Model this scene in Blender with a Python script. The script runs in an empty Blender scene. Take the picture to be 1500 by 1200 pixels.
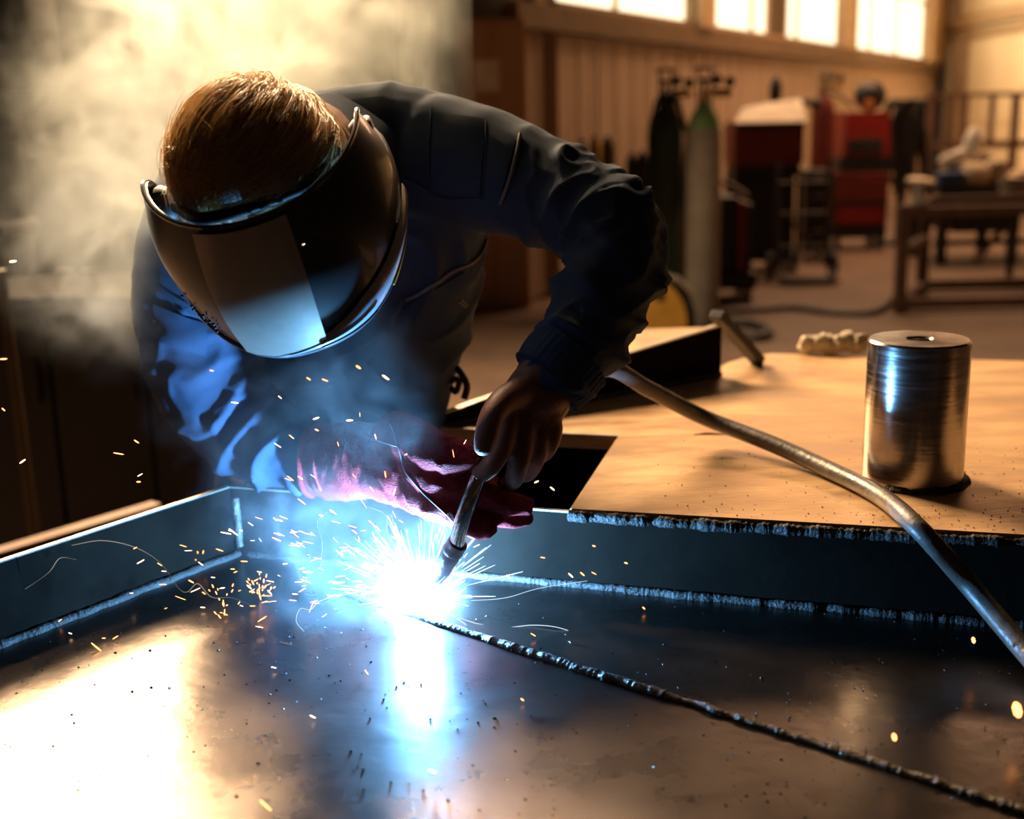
import bpy, bmesh, math, random
import numpy as np
from mathutils import Vector, Matrix, noise

S = bpy.context.scene
COL = S.collection
R = math.radians
# ---------------------------------------------------------------- camera
F = 1800.0; CZ = 0.532
CAM = Vector((0, 0, CZ))
RM = Matrix.Rotation(R(90 - 13.4), 3, 'X') @ Matrix.Rotation(R(-1.3), 3, 'Z')
cd = bpy.data.cameras.new('camera'); cam = bpy.data.objects.new('camera', cd); COL.objects.link(cam)
cam.location = CAM; cam.rotation_euler = RM.to_euler()
cd.sensor_width = 36.0; cd.lens = F / 1500 * 36; cd.clip_start = 0.02; cd.clip_end = 200
cd.dof.use_dof = True; cd.dof.focus_distance = 1.29; cd.dof.aperture_fstop = 3.4
S.camera = cam
S.view_settings.view_transform = 'Standard'; S.view_settings.look = 'None'
S.view_settings.gamma = 1.0; S.view_settings.exposure = 0.0; S.view_settings.use_curve_mapping = False
# ---------------------------------------------------------------- world and window light
w = bpy.data.worlds.new('evening'); S.world = w; w.use_nodes = True
w.node_tree.nodes['Background'].inputs['Color'].default_value = (1.0, 0.62, 0.42, 1)
w.node_tree.nodes['Background'].inputs['Strength'].default_value = 0.010

def area(name, loc, target, sx, sy, power, color, spread=180):
    d = bpy.data.lights.new(name, 'AREA'); d.shape = 'RECTANGLE'; d.size = sx; d.size_y = sy
    d.energy = power; d.color = color; d.spread = R(spread)
    o = bpy.data.objects.new(name, d); COL.objects.link(o); o.location = loc
    o.rotation_euler = (Vector(target) - Vector(loc)).to_track_quat('-Z', 'Y').to_euler()
    return o
# low evening light through the high window behind the welder, a little to the left
area('window_light_rear', (-1.75, 5.3, 2.6), (0.05, 1.4, 0.0), 1.7, 1.4, 720, (1.0, 0.68, 0.38))
# added narrow lamp, out of view, brightening the hair
area('roof_light', (-0.75, 3.9, 3.1), (-0.29, 1.22, 0.52), 0.5, 0.4, 3.6, (1.0, 0.68, 0.38), 11)
# added lamps inside the hall, in place of daylight from its windows
area('window_light_hall', (3.6, 13.2, 4.8), (4.2, 13.6, 0.0), 5.0, 3.0, 500, (1.0, 0.54, 0.28))
area('window_light_corner', (5.2, 18.0, 3.0), (8.0, 19.5, 1.3), 2.0, 2.0, 260, (1.0, 0.66, 0.36), 120)  # added to brighten the right wall
# the arc
ARC = Vector((-0.1040, 1.287, 0.011))
pl = bpy.data.lights.new('arc_light', 'POINT'); pl.energy = 42; pl.specular_factor = 0.22; pl.color = (0.16, 0.50, 1.0); pl.shadow_soft_size = 0.011
po = bpy.data.objects.new('arc_light', pl); COL.objects.link(po); po.location = ARC + Vector((-0.006, -0.002, 0.014))
S.cycles.volume_step_rate = 1.0; S.cycles.volume_max_steps = 512
S.cycles.max_bounces = 6; S.cycles.volume_bounces = 1; S.cycles.transparent_max_bounces = 12
S.cycles.sample_clamp_indirect = 6.0; S.cycles.use_denoising = True; S.cycles.caustics_reflective = False; S.cycles.caustics_refractive = False

# ---------------------------------------------------------------- projection helpers: photograph measurements -> places in the hall
def ray(px, py): return RM @ Vector(((px - 750) / F, -(py - 600) / F, -1.0))
def onz(px, py, z):
    d = ray(px, py); return CAM + d * ((z - CZ) / d.z)
def aty(px, py, y):
    d = ray(px, py); return CAM + d * (y / d.y)
def pxm(y): return y / F * 1.03          # metres per pixel at distance y
FZ = -0.85                                # hall floor
# ---------------------------------------------------------------- objects
OFF = {}
def link(name, me, mat=None, parent=None):
    o = bpy.data.objects.new(name, me); COL.objects.link(o)
    if mat is not None: me.materials.append(mat)
    if parent is not None:
        o.parent = parent; off = OFF.get(parent, Vector((0, 0, 0))); OFF[o] = off
        if off.length > 0: me.transform(Matrix.Translation(-off))
    else: OFF[o] = Vector((0, 0, 0))
    return o
def thing(name, label, cat, loc=(0, 0, 0), group=None):
    o = bpy.data.objects.new(name, None); COL.objects.link(o); o.location = loc; OFF[o] = Vector(loc)
    o.empty_display_size = 0.05
    o['label'] = label; o['category'] = cat
    if group: o['group'] = group
    return o
def tag(o, label=None, cat=None, group=None, kind=None):
    if label: o['label'] = label
    if cat: o['category'] = cat
    if group: o['group'] = group
    if kind: o['kind'] = kind
    return o

class MB:
    def __init__(s): s.v = []; s.f = []
    def add(s, vs, fs):
        b = len(s.v); s.v += [tuple(v) for v in vs]; s.f += [tuple(i + b for i in f) for f in fs]; return s
    def box(s, c, size, rot=None, bev=0.0):
        hx, hy, hz = [q / 2 for q in size]; c = Vector(c)
        if bev <= 0:
            P = [Vector((x, y, z)) for x in (-hx, hx) for y in (-hy, hy) for z in (-hz, hz)]
            fs = [(0, 1, 3, 2), (4, 6, 7, 5), (0, 4, 5, 1), (2, 3, 7, 6), (0, 2, 6, 4), (1, 5, 7, 3)]
        else:
            b = min(bev, hx * .9, hy * .9, hz * .9); bm = bmesh.new(); bmesh.ops.create_cube(bm, size=1.0)
            bmesh.ops.scale(bm, vec=(2 * hx, 2 * hy, 2 * hz), verts=bm.verts)
            bmesh.ops.bevel(bm, geom=bm.edges[:], offset=b, segments=2, affect='EDGES', profile=0.5)
            bm.verts.index_update(); P = [v.co.copy() for v in bm.verts]; fs = [tuple(v.index for v in f.verts) for f in bm.faces]; bm.free()
        if rot is not None: P = [rot @ p for p in P]
        return s.add([p + c for p in P], fs)
    def hexa(s, bottom, top):
        n = len(bottom); vs = list(bottom) + list(top)
        fs = [tuple(range(n - 1, -1, -1)), tuple(range(n, 2 * n))] + [(i, (i + 1) % n, n + (i + 1) % n, n + i) for i in range(n)]
        return s.add(vs, fs)
    def prism(s, pts, z0, z1):
        return s.hexa([Vector((p[0], p[1], z0)) for p in pts], [Vector((p[0], p[1], z1)) for p in pts])
    def loft(s, rings, cap=True, closed=False):
        n = len(rings[0]); vs = [v for r in rings for v in r]; fs = []
        m = len(rings)
        for i in range(m if closed else m - 1):
            j = (i + 1) % m
            for k in range(n): fs.append((i * n + k, i * n + (k + 1) % n, j * n + (k + 1) % n, j * n + k))
        if cap and not closed:
            fs.append(tuple(range(n - 1, -1, -1))); fs.append(tuple((m - 1) * n + k for k in range(n)))
        return s.add(vs, fs)
    def tube(s, pts, rad, n=12, cap=True):
        pts = [Vector(p) for p in pts]
        if not hasattr(rad, '__len__'): rad = [rad] * len(pts)
        rings = []; nrm = None
        for i, p in enumerate(pts):
            t = (pts[min(i + 1, len(pts) - 1)] - pts[max(i - 1, 0)]).normalized()
            if nrm is None:
                a = Vector((0, 0, 1)) if abs(t.z) < .9 else Vector((1, 0, 0)); nrm = (a - t * a.dot(t)).normalized()
            else: nrm = (nrm - t * nrm.dot(t)).normalized()
            b = t.cross(nrm)
            rings.append([p + (nrm * math.cos(2 * math.pi * k / n) + b * math.sin(2 * math.pi * k / n)) * rad[i] for k in range(n)])
        return s.loft(rings, cap)
    def lathe(s, prof, c, axis=(0, 0, 1), n=24, cap=True):
        ax = Vector(axis).normalized(); a = Vector((1, 0, 0)) if abs(ax.x) < .9 else Vector((0, 1, 0))
        u = (a - ax * a.dot(ax)).normalized(); v = ax.cross(u); c = Vector(c)
        rings = [[c + ax * h + (u * math.cos(2 * math.pi * k / n) + v * math.sin(2 * math.pi * k / n)) * max(r, 1e-4) for k in range(n)] for r, h in prof]
        return s.loft(rings, cap)
    def ball(s, c, rad, rot=None, nu=14, nv=10):
        if not hasattr(rad, '__len__'): rad = (rad,) * 3
        c = Vector(c); rings = []
        for i in range(nv + 1):
            a = math.pi * (i + .02) / (nv + .04); rr = []
            for k in range(nu):
                b = 2 * math.pi * k / nu
                p = Vector((rad[0] * math.sin(a) * math.cos(b), rad[1] * math.sin(a) * math.sin(b), rad[2] * math.cos(a)))
                rr.append(c + (rot @ p if rot is not None else p))
            rings.append(rr)
        return s.loft(rings[::-1], True)
    def mesh(s, name):
        me = bpy.data.meshes.new(name); me.from_pydata([tuple(v) for v in s.v], [], s.f); me.update(); return me
    def build(s, name, mat=None, parent=None, smooth=False, ang=40):
        me = s.mesh(name); bm = bmesh.new(); bm.from_mesh(me); bmesh.ops.recalc_face_normals(bm, faces=bm.faces); bm.to_mesh(me); bm.free()
        o = link(name, me, mat, parent)
        if smooth: smooth_by_angle(me, ang)
        return o
def smooth_by_angle(me, ang):
    for p in me.polygons: p.use_smooth = True
    try: me.set_sharp_from_angle(angle=R(ang))
    except Exception: pass
def spline(pts, n):
    """Catmull-Rom through the points (tuples of any width), n samples."""
    P = [np.array(p, float) for p in pts]; P = [2 * P[0] - P[1]] + P + [2 * P[-1] - P[-2]]
    out = []; m = len(P) - 3
    for i in range(n):
        t = i / (n - 1) * m; k = min(int(t), m - 1); t -= k
        a, b, c, d = P[k:k + 4]
        out.append(0.5 * (2 * b + (c - a) * t + (2 * a - 5 * b + 4 * c - d) * t * t + (3 * b - a - 3 * c + d) * t ** 3))
    return out
def remesh(mb, size, name, smooth_it=2):
    """One closed surface around overlapping volumes."""
    me = mb.mesh(name + '_src'); bm = bmesh.new(); bm.from_mesh(me); bmesh.ops.recalc_face_normals(bm, faces=bm.faces); bm.to_mesh(me); bm.free()
    o = bpy.data.objects.new(name + '_src', me); COL.objects.link(o)
    m = o.modifiers.new('r', 'REMESH'); m.mode = 'VOXEL'; m.voxel_size = size
    dg = bpy.context.evaluated_depsgraph_get(); ev = o.evaluated_get(dg)
    out = bpy.data.meshes.new_from_object(ev); bpy.data.objects.remove(o); bpy.data.meshes.remove(me)
    out.name = name
    relax(out, smooth_it); return out
def get_co(me):
    a = np.empty(len(me.vertices) * 3, np.float32); me.vertices.foreach_get('co', a); return a.reshape(-1, 3).astype(np.float64)
def set_co(me, a): me.vertices.foreach_set('co', a.astype(np.float32).ravel()); me.update()
def get_no(me):
    a = np.empty(len(me.vertices) * 3, np.float32); me.vertices.foreach_get('normal', a); return a.reshape(-1, 3).astype(np.float64)
def relax(me, it, lam=0.5):
    if it <= 0: return
    co = get_co(me); e = np.empty(len(me.edges) * 2, np.int32); me.edges.foreach_get('vertices', e); e = e.reshape(-1, 2)
    deg = np.bincount(e.ravel(), minlength=len(co)).astype(float)[:, None]; deg[deg == 0] = 1
    for _ in range(it):
        acc = np.zeros_like(co); np.add.at(acc, e[:, 0], co[e[:, 1]]); np.add.at(acc, e[:, 1], co[e[:, 0]])
        co = co * (1 - lam) + acc / deg * lam
    set_co(me, co)
def vnoise(P, scale, seed=0.0):
    return np.array([noise.noise(Vector((p[0] * scale + seed, p[1] * scale - seed, p[2] * scale + 3.1 * seed))) for p in P])

# ---------------------------------------------------------------- materials
MATS = {}
def mat(name, base, rough=0.6, metal=0.0, var=0.25, vscale=8.0, bump=0.0, bscale=60.0, rvar=0.0, base2=None, spec=0.5, detail=6.0, coat=0.0, stretch=None):
    m = bpy.data.materials.new(name); m.use_nodes = True; nt = m.node_tree; N = nt.nodes; L = nt.links
    b = N['Principled BSDF']; b.inputs['Metallic'].default_value = metal; b.inputs['Roughness'].default_value = rough
    b.inputs['Specular IOR Level'].default_value = spec
    if coat: b.inputs['Coat Weight'].default_value = coat; b.inputs['Coat Roughness'].default_value = 0.08
    tc = N.new('ShaderNodeTexCoord'); vec = tc.outputs['Object']
    if stretch:
        mp = N.new('ShaderNodeMapping'); mp.inputs['Scale'].default_value = stretch; L.new(vec, mp.inputs['Vector']); vec = mp.outputs['Vector']
    n = N.new('ShaderNodeTexNoise'); n.inputs['Scale'].default_value = vscale; n.inputs['Detail'].default_value = detail; n.inputs['Roughness'].default_value = 0.62
    L.new(vec, n.inputs['Vector'])
    r = N.new('ShaderNodeValToRGB'); c = np.array(base)
    d = np.array(base2) if base2 is not None else c * (1 - var)
    if base2 is None: c = c * (1 + var * .5)
    r.color_ramp.elements[0].position = 0.32; r.color_ramp.elements[1].position = 0.68
    r.color_ramp.elements[0].color = (*d, 1); r.color_ramp.elements[1].color = (*c, 1)
    L.new(n.outputs['Fac'], r.inputs['Fac']); L.new(r.outputs['Color'], b.inputs['Base Color'])
    if rvar:
        mr = N.new('ShaderNodeMapRange'); mr.inputs['From Min'].default_value = 0.3; mr.inputs['From Max'].default_value = 0.7
        mr.inputs['To Min'].default_value = max(0.02, rough - rvar); mr.inputs['To Max'].default_value = min(1, rough + rvar)
        L.new(n.outputs['Fac'], mr.inputs['Value']); L.new(mr.outputs['Result'], b.inputs['Roughness'])
    if bump:
        n2 = N.new('ShaderNodeTexNoise'); n2.inputs['Scale'].default_value = bscale; n2.inputs['Detail'].default_value = 4.0; L.new(vec, n2.inputs['Vector'])
        bp = N.new('ShaderNodeBump'); bp.inputs['Strength'].default_value = bump; bp.inputs['Distance'].default_value = 0.004
        L.new(n2.outputs['Fac'], bp.inputs['Height']); L.new(bp.outputs['Normal'], b.inputs['Normal'])
    MATS[name] = m; return m
def glow(name, color, strength):
    m = bpy.data.materials.new(name); m.use_nodes = True; nt = m.node_tree; nt.nodes.clear()
    e = nt.nodes.new('ShaderNodeEmission'); e.inputs['Color'].default_value = (*color, 1); e.inputs['Strength'].default_value = strength
    o = nt.nodes.new('ShaderNodeOutputMaterial'); nt.links.new(e.outputs[0], o.inputs['Surface']); MATS[name] = m; return m

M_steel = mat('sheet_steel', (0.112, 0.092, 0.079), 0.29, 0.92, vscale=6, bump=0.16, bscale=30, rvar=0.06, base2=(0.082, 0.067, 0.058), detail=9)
M_plate = mat('plate_steel', (0.86, 0.56, 0.30), 0.46, 0.25, vscale=6, bump=0.2, bscale=60, rvar=0.15, base2=(0.46, 0.27, 0.135), detail=10, stretch=(1, 2.6, 1))
M_weldlit = mat('seam_weld', (0.30, 0.25, 0.20), 0.5, 0.6, vscale=90, bump=0.8, bscale=260, rvar=0.2, base2=(0.10, 0.085, 0.075))  # paler copy of the weld bead, with light on the seams in its colour
M_dark = mat('dark_steel', (0.060, 0.054, 0.052), 0.60, 0.25, vscale=9, bump=0.15, bscale=60, rvar=0.12, base2=(0.028, 0.025, 0.025), detail=8)
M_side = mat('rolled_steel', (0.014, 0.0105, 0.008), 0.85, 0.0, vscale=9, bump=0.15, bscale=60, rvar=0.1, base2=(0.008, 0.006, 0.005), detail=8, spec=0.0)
M_edge = mat('cut_edge_steel', (0.62, 0.52, 0.40), 0.42, 0.5, vscale=40, bump=0.2, bscale=180)  # pale steel for edges that the light strikes, light put into the colour
M_weld = mat('weld_bead', (0.07, 0.058, 0.05), 0.65, 0.3, vscale=90, bump=0.8, bscale=260, rvar=0.2, base2=(0.06, 0.055, 0.055))
M_turned = mat('turned_steel', (0.55, 0.50, 0.46), 0.22, 1.0, vscale=14, bump=0.04, bscale=20, rvar=0.06, base2=(0.42, 0.38, 0.36), stretch=(1, 1, 14))
M_chrome = mat('chrome', (0.72, 0.66, 0.60), 0.12, 1.0, vscale=30, bump=0.25, bscale=90, rvar=0.05, stretch=(1, 1, .25))
M_copper = mat('nozzle_metal', (0.20, 0.145, 0.155), 0.45, 0.9, vscale=50, bump=0.3, bscale=150)
M_rubber = mat('cable_rubber', (0.135, 0.105, 0.085), 0.42, 0.0, vscale=25, bump=0.25, bscale=120, rvar=0.12, base2=(0.06, 0.05, 0.045), spec=0.6)
M_black = mat('black_paint', (0.022, 0.021, 0.024), 0.5, 0.0, vscale=10)
M_darktop = mat('black_cover', (0.012, 0.011, 0.012), 0.95, 0.0, vscale=10, spec=0.1)  # matt near-black, keeps the added cabinet's top from looking lit
M_red = mat('red_paint', (0.36, 0.022, 0.018), 0.42, 0.0, vscale=6, base2=(0.25, 0.018, 0.016))
M_dullred = mat('dull_red_paint', (0.24, 0.035, 0.022), 0.5, 0.0, vscale=6, base2=(0.15, 0.02, 0.016))
M_cream = mat('cream_paint', (0.72, 0.60, 0.44), 0.55, 0.0, vscale=6)
M_white = mat('white_plastic', (0.85, 0.80, 0.72), 0.4, 0.0, vscale=10)
M_blue = mat('blue_plastic', (0.03, 0.07, 0.20), 0.5, 0.0, vscale=10)
M_green = mat('green_bottle_paint', (0.035, 0.085, 0.045), 0.5, 0.0, vscale=6)
M_grey = mat('grey_bottle_paint', (0.38, 0.34, 0.29), 0.5, 0.0, vscale=6)
M_lgreen = mat('green_shoulder_paint', (0.22, 0.42, 0.16), 0.5, 0.0, vscale=6)
M_yellow = mat('yellow_paint', (0.55, 0.30, 0.05), 0.5, 0.0, vscale=6)
M_rust = mat('rusty_steel', (0.15, 0.075, 0.045), 0.6, 0.2, vscale=12, base2=(0.08, 0.04, 0.03))
M_brass = mat('brass', (0.55, 0.36, 0.12), 0.35, 0.9)
M_paper = mat('paper', (0.95, 0.86, 0.70), 0.8, 0.0, vscale=4)
M_wad = mat('insulation', (0.80, 0.68, 0.52), 0.9, 0.0, vscale=30, bump=0.6, bscale=60)
M_wood = mat('brown_board', (0.62, 0.36, 0.19), 0.6, 0.0, vscale=3, base2=(0.50, 0.28, 0.145), stretch=(1, 1, .2))
M_wall = mat('wall_sheet', (0.60, 0.46, 0.35), 0.65, 0.0, vscale=1.5, base2=(0.48, 0.36, 0.27), stretch=(3, 3, .3))
M_wallL = mat('wall_plaster', (0.42, 0.31, 0.20), 0.8, 0.0, vscale=1.5, base2=(0.34, 0.24, 0.15))
M_wallR = mat('wall_sheet_pale', (0.80, 0.64, 0.42), 0.65, 0.0, vscale=1.0, base2=(0.70, 0.53, 0.33))
M_floor = mat('concrete', (0.20, 0.125, 0.085), 0.65, 0.0, vscale=1.6, bump=0.1, bscale=20, base2=(0.115, 0.076, 0.056), detail=9)
M_pane = glow('bright_window_pane', (1.0, 0.82, 0.52), 2.3)
# ================================================================ THE HALL
Z = Vector((0, 0, 1))
def struct(o): o['kind'] = 'structure'; return o
struct(MB().prism([(-9, -3), (14, -3), (14, 27), (-9, 27)], FZ - 0.1, FZ).build('floor', M_floor))
WA0 = onz(682, 470, FZ); WD = (onz(775, 442, FZ) - WA0).normalized(); WN = Vector((WD.y, -WD.x, 0))   # WN points into the hall
def wt(px):
    r = ray(px, 300); n = WN; t = n.dot(WA0 - CAM) / n.dot(r); return (CAM + r * t - WA0).dot(WD)
def wpt(t, z, out=0.0): p = WA0 + WD * t + WN * out; return Vector((p.x, p.y, z))
def wbox(mb, t0, t1, z0, z1, o0, o1):
    return mb.hexa([wpt(t0, z0, o0), wpt(t1, z0, o0), wpt(t1, z0, o1), wpt(t0, z0, o1)], [wpt(t0, z1, o0), wpt(t1, z1, o0), wpt(t1, z1, o1), wpt(t0, z1, o1)])
T0, T1 = wt(775), wt(1362)
SILL = 1.33
wb = struct(wbox(MB(), T0, T1, FZ, SILL, -0.20, -0.03).build('wall_back', M_wall))
NP = 15; dt = (T1 - T0) / NP
for i in range(NP):                       # profiled sheets, each with three ribs
    m = MB(); a, b = T0 + i * dt + .006, T0 + (i + 1) * dt - .006
    wbox(m, a, b, FZ + .02, 1.14, -0.03, 0.0)
    for k in range(3):
        c = a + (b - a) * (k + .5) / 3; wbox(m, c - .06, c + .06, FZ + .02, 1.14, 0.0, 0.010)
    m.build('sheet_panel', M_wall, wb)
M_beam = mat('sill_beam_paint', (0.20, 0.125, 0.07), 0.6, 0.0, vscale=3)
struct(wbox(MB(), T0 - .3, T1, 1.15, SILL, -0.03, 0.10).build('trim_1', M_beam))
struct(wbox(MB(), T0 - .3, T1, 2.95, 3.6, -0.2, 0.05).build('trim_2', M_beam))
M_frame = mat('window_frame_paint', (0.42, 0.27, 0.14), 0.5, 0.0)
M_post = mat('window_post_paint', (0.62, 0.42, 0.22), 0.5, 0.0)
M_dull = mat('dark_window_board', (0.10, 0.06, 0.035), 0.6, 0.0)
def window(n, edges, dark=()):
    """edges: photo positions of the mullions along the sill"""
    ts = [wt(e) for e in edges]; m = MB()
    wbox(m, ts[0] - .05, ts[-1] + .05, SILL, SILL + .05, -0.08, 0.05); wbox(m, ts[0] - .05, ts[-1] + .05, 2.90, 2.95, -0.08, 0.05)
    for t in (ts[0] - .025, ts[-1] + .025): wbox(m, t - .03, t + .03, SILL + .05, 2.90, -0.08, 0.05)
    fr = struct(m.build('window_%d' % n, M_frame))
    for i in range(len(ts) - 1):
        if i: wbox(MB(), ts[i] - .022, ts[i] + .022, SILL + .05, 2.90, -0.06, 0.02).build('mullion', M_frame, fr)
        for z0, z1 in ((SILL + .05, 2.27), (2.31, 2.90)):
            wbox(MB(), ts[i] + .022, ts[i + 1] - .022, z0, z1, -0.03, -0.02).build('board' if i in dark else 'pane', M_dull if i in dark else M_pane, fr)
    wbox(MB(), ts[0], ts[-1], 2.27, 2.31, -0.06, 0.02).build('transom', M_frame, fr)
window(1, (785, 902, 1003)); window(2, (1028, 1095, 1117, 1143, 1159, 1217), dark=(2,)); window(3, (1234, 1264, 1301, 1339))
for i, (a, b) in enumerate(((1005, 1026), (1219, 1232), (1342, 1362))):
    struct(wbox(MB(), wt(a), wt(b), SILL, 3.0, -0.08, 0.14).build('trim_%d' % (3 + i), M_post))
# wall on the right: runs from the far corner towards us
CX = wpt(T1, 0).x + .25; CY = wpt(T1, 0).y
wr = struct(MB().box((CX + .1, (CY + 8) / 2, (FZ + 4.2) / 2 + 0), (.2, CY - 8 + .6, 4.2 - FZ)).build('wall_right', M_wallR))
NR = 12
for i in range(NR):
    y0 = 8 + (CY - 8) * i / NR; y1 = 8 + (CY - 8) * (i + 1) / NR
    for z0, z1 in ((FZ + .05, 0.2), (0.24, 1.68), (2.2, 4.1)):
        MB().box((CX - .01, (y0 + y1) / 2, (z0 + z1) / 2), (.03, y1 - y0 - .015, z1 - z0)).build('sheet_panel', M_wallR, wr)
struct(MB().box((CX - .08, (CY + 8) / 2, 2.02), (.12, CY - 8, .20)).box((CX - .05, (CY + 8) / 2, 1.78), (.08, CY - 8, .12)).build('trim_6', M_frame))
struct(MB().box((CX - .14, CY - .9, (FZ + 1.75) / 2), (.2, .18, 1.75 - FZ)).build('trim_7', M_beam))
struct(MB().box((CX - .14, CY - .35, 3.0), (.22, .22, 2.0)).build('trim_8', M_beam))
# wall on the left, a steel post in front of it
YL = 9.62
wl = struct(MB().box((-4.2, YL + .1, (FZ + 3.6) / 2), (9.2, .2, 3.6 - FZ)).build('wall_left', M_wallL))
for i in range(6):
    MB().box((-8.0 + i * 1.5, YL - .012, 1.6), (1.47, .02, 2.4)).build('sheet_panel', M_wallL, wl)
    MB().box((-8.0 + i * 1.5, YL - .012, -.25), (1.47, .02, 1.15)).build('sheet_panel', M_wallL, wl)
p0 = aty(605, 60, 8.9)
struct(MB().box((p0.x, 8.9, 1.3), (.07, .26, 4.3)).box((p0.x - .12, 8.9, 1.3), (.03, .3, 4.3)).box((p0.x + .12, 8.9, 1.3), (.03, .3, 4.3)).build('trim_9', M_beam))

# ================================================================ FAR END OF THE HALL
def X(px, y, py=300): return aty(px, py, y).x
def ZZ(py, y, px=1000): return aty(px, py, y).z
# cupboard with a sheet of paper pinned on it
y = 8.98; x0, x1 = X(676, y), X(774, y); zt = ZZ(26, y, 720)
cb = thing('cupboard', 'tall brown cupboard against the wall behind the welder, left of the pale sheet wall', 'cupboard', ((x0 + x1) / 2, y, FZ))
MB().box(((x0 + x1) / 2, y + .17, (FZ + zt) / 2), (x1 - x0, .3, zt - FZ), bev=.008).build('body', M_wood, cb)
for s in (0, 1):
    xa = x0 + (x1 - x0) * (0.5 * s) + .006; xb = x0 + (x1 - x0) * (0.5 * s + .5) - .006
    d = MB().box(((xa + xb) / 2, y + .01, (FZ + .08 + zt) / 2 - .01), (xb - xa, .022, zt - FZ - .12), bev=.004).build('door', M_wood, cb)
    MB().box(((xb - .04) if s == 0 else (xa + .04), y - .015, .32), (.016, .03, .14), bev=.004).build('handle', M_dark, d)
pa, pb = aty(694, 88, y - .004), aty(732, 134, y - .004)
tag(MB().box(((pa.x + pb.x) / 2, y - .006, (pa.z + pb.z) / 2), (pb.x - pa.x, .004, pa.z - pb.z)).build('notice', M_paper), 'pale sheet of paper pinned to the tall brown cupboard', 'notice')

def gas_bottle(px, y, ztop, rad, m_body, m_sh, label, hood=False):
    x = X(px, y); g = thing('gas_bottle', label, 'gas bottle', (x, y, FZ), 'gas bottles at the far wall')
    h = ztop - FZ; hb = h - .30
    MB().lathe([(rad * .9, 0), (rad, .02), (rad, hb - .22), (rad * .97, hb - .17)], (x, y, FZ), n=22).build('body', m_body, g, True)
    MB().lathe([(rad * .97, hb - .17), (rad * .86, hb - .11), (rad * .62, hb - .055), (rad * .34, hb - .02), (.032, hb)], (x, y, FZ), n=22).build('shoulder', m_sh, g, True)
    v = MB().lathe([(.026, hb - .01), (.026, hb + .05), (.018, hb + .06), (.018, hb + .12)], (x, y, FZ), n=12).tube([(x, y, FZ + hb + .06), (x + .10, y - .02, FZ + hb + .06)], .012).build('valve', M_brass, g, True)
    MB().lathe([(.01, .0), (.042, .004), (.045, .016), (.042, .028), (.01, .032)], (x, y, FZ + hb + .12), n=12).build('handwheel', M_dark, v, True)
    r = MB().lathe([(.022, -.06), (.034, -.03), (.034, .03), (.02, .06)], (x + .11, y - .02, FZ + hb + .06), (1, 0, 0), 12).build('regulator', M_brass, g, True)
    for dx, dz in ((.07, .075), (.15, .06)):
        MB().lathe([(.03, -.014), (.034, -.01), (.034, .012), (.03, .014)], (x + dx, y - .04, FZ + hb + .06 + dz), (0, 1, 0), 14).build('gauge', M_dark, r, True)
    # guard ring round the valve
    ring = [(x + .062 * math.cos(a), y + .062 * math.sin(a), FZ + hb + .21) for a in np.linspace(0, 2 * math.pi, 17)[:-1]]
    m = MB(); m.tube(ring + [ring[0]], .011, 8, False)
    for a in (0.6, 2.2, 3.8, 5.3): m.tube([(x + .062 * math.cos(a), y + .062 * math.sin(a), FZ + hb + .21), (x + .06 * math.cos(a), y + .06 * math.sin(a), FZ + hb - .03)], .009, 6)
    m.build('valve_guard', M_grey if not hood else M_dark, g, True)
    return g, x, hb
gas_bottle(1030, 8.05, ZZ(78, 8.05, 1030), .112, M_grey, M_lgreen, 'grey gas bottle with a pale green shoulder, standing nearest the welder')
g2, gx, hb = gas_bottle(974, 8.5, ZZ(82, 8.5, 974), .122, M_green, M_green, 'dark green gas bottle with cables hung over its top, beside the grey one', True)
m = MB(); random.seed(4)
for k in range(9):
    a = -2.6 + k * .55; rr = .135 + .012 * (k % 3); zz = FZ + hb - .02
    px_, py_ = gx + rr * math.cos(a), 8.5 + rr * math.sin(a)
    m.tube([(gx, 8.5, zz + .10), (gx + rr * .6 * math.cos(a), 8.5 + rr * .6 * math.sin(a), zz + .02), (px_, py_, zz - .20), (px_ + .02 * math.sin(k), py_, zz - .55 - .25 * random.random()), (px_ * .5 + gx * .5, py_ * .5 + 4.25, zz - .95 - .1 * (k % 2))], .014, 8)
tag(m.build('hanging_cables', M_black, None, True), 'black cables draped over the top of the green gas bottle', 'cables')
gas_bottle(1201, 12.4, ZZ(88, 12.4, 1200), .115, M_dullred, M_dullred, 'brownish red gas bottle standing between the two red welding machines')

def canister(px, y, ztop, rad, m_, label, zb=None):
    x = X(px, y, 220); zb = FZ if zb is None else zb
    c = thing('canister', label, 'canister', (x, y, zb), 'canisters behind the welder')
    MB().lathe([(rad * .9, 0), (rad, .01), (rad, ztop - zb - .07), (rad * .6, ztop - zb - .025)], (x, y, zb), n=16).build('body', m_, c, True)
    MB().lathe([(rad * .45, ztop - zb - .03), (rad * .45, ztop - zb - .004), (rad * .3, ztop - zb)], (x, y, zb), n=12).build('cap', M_dark, c, True)
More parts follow.
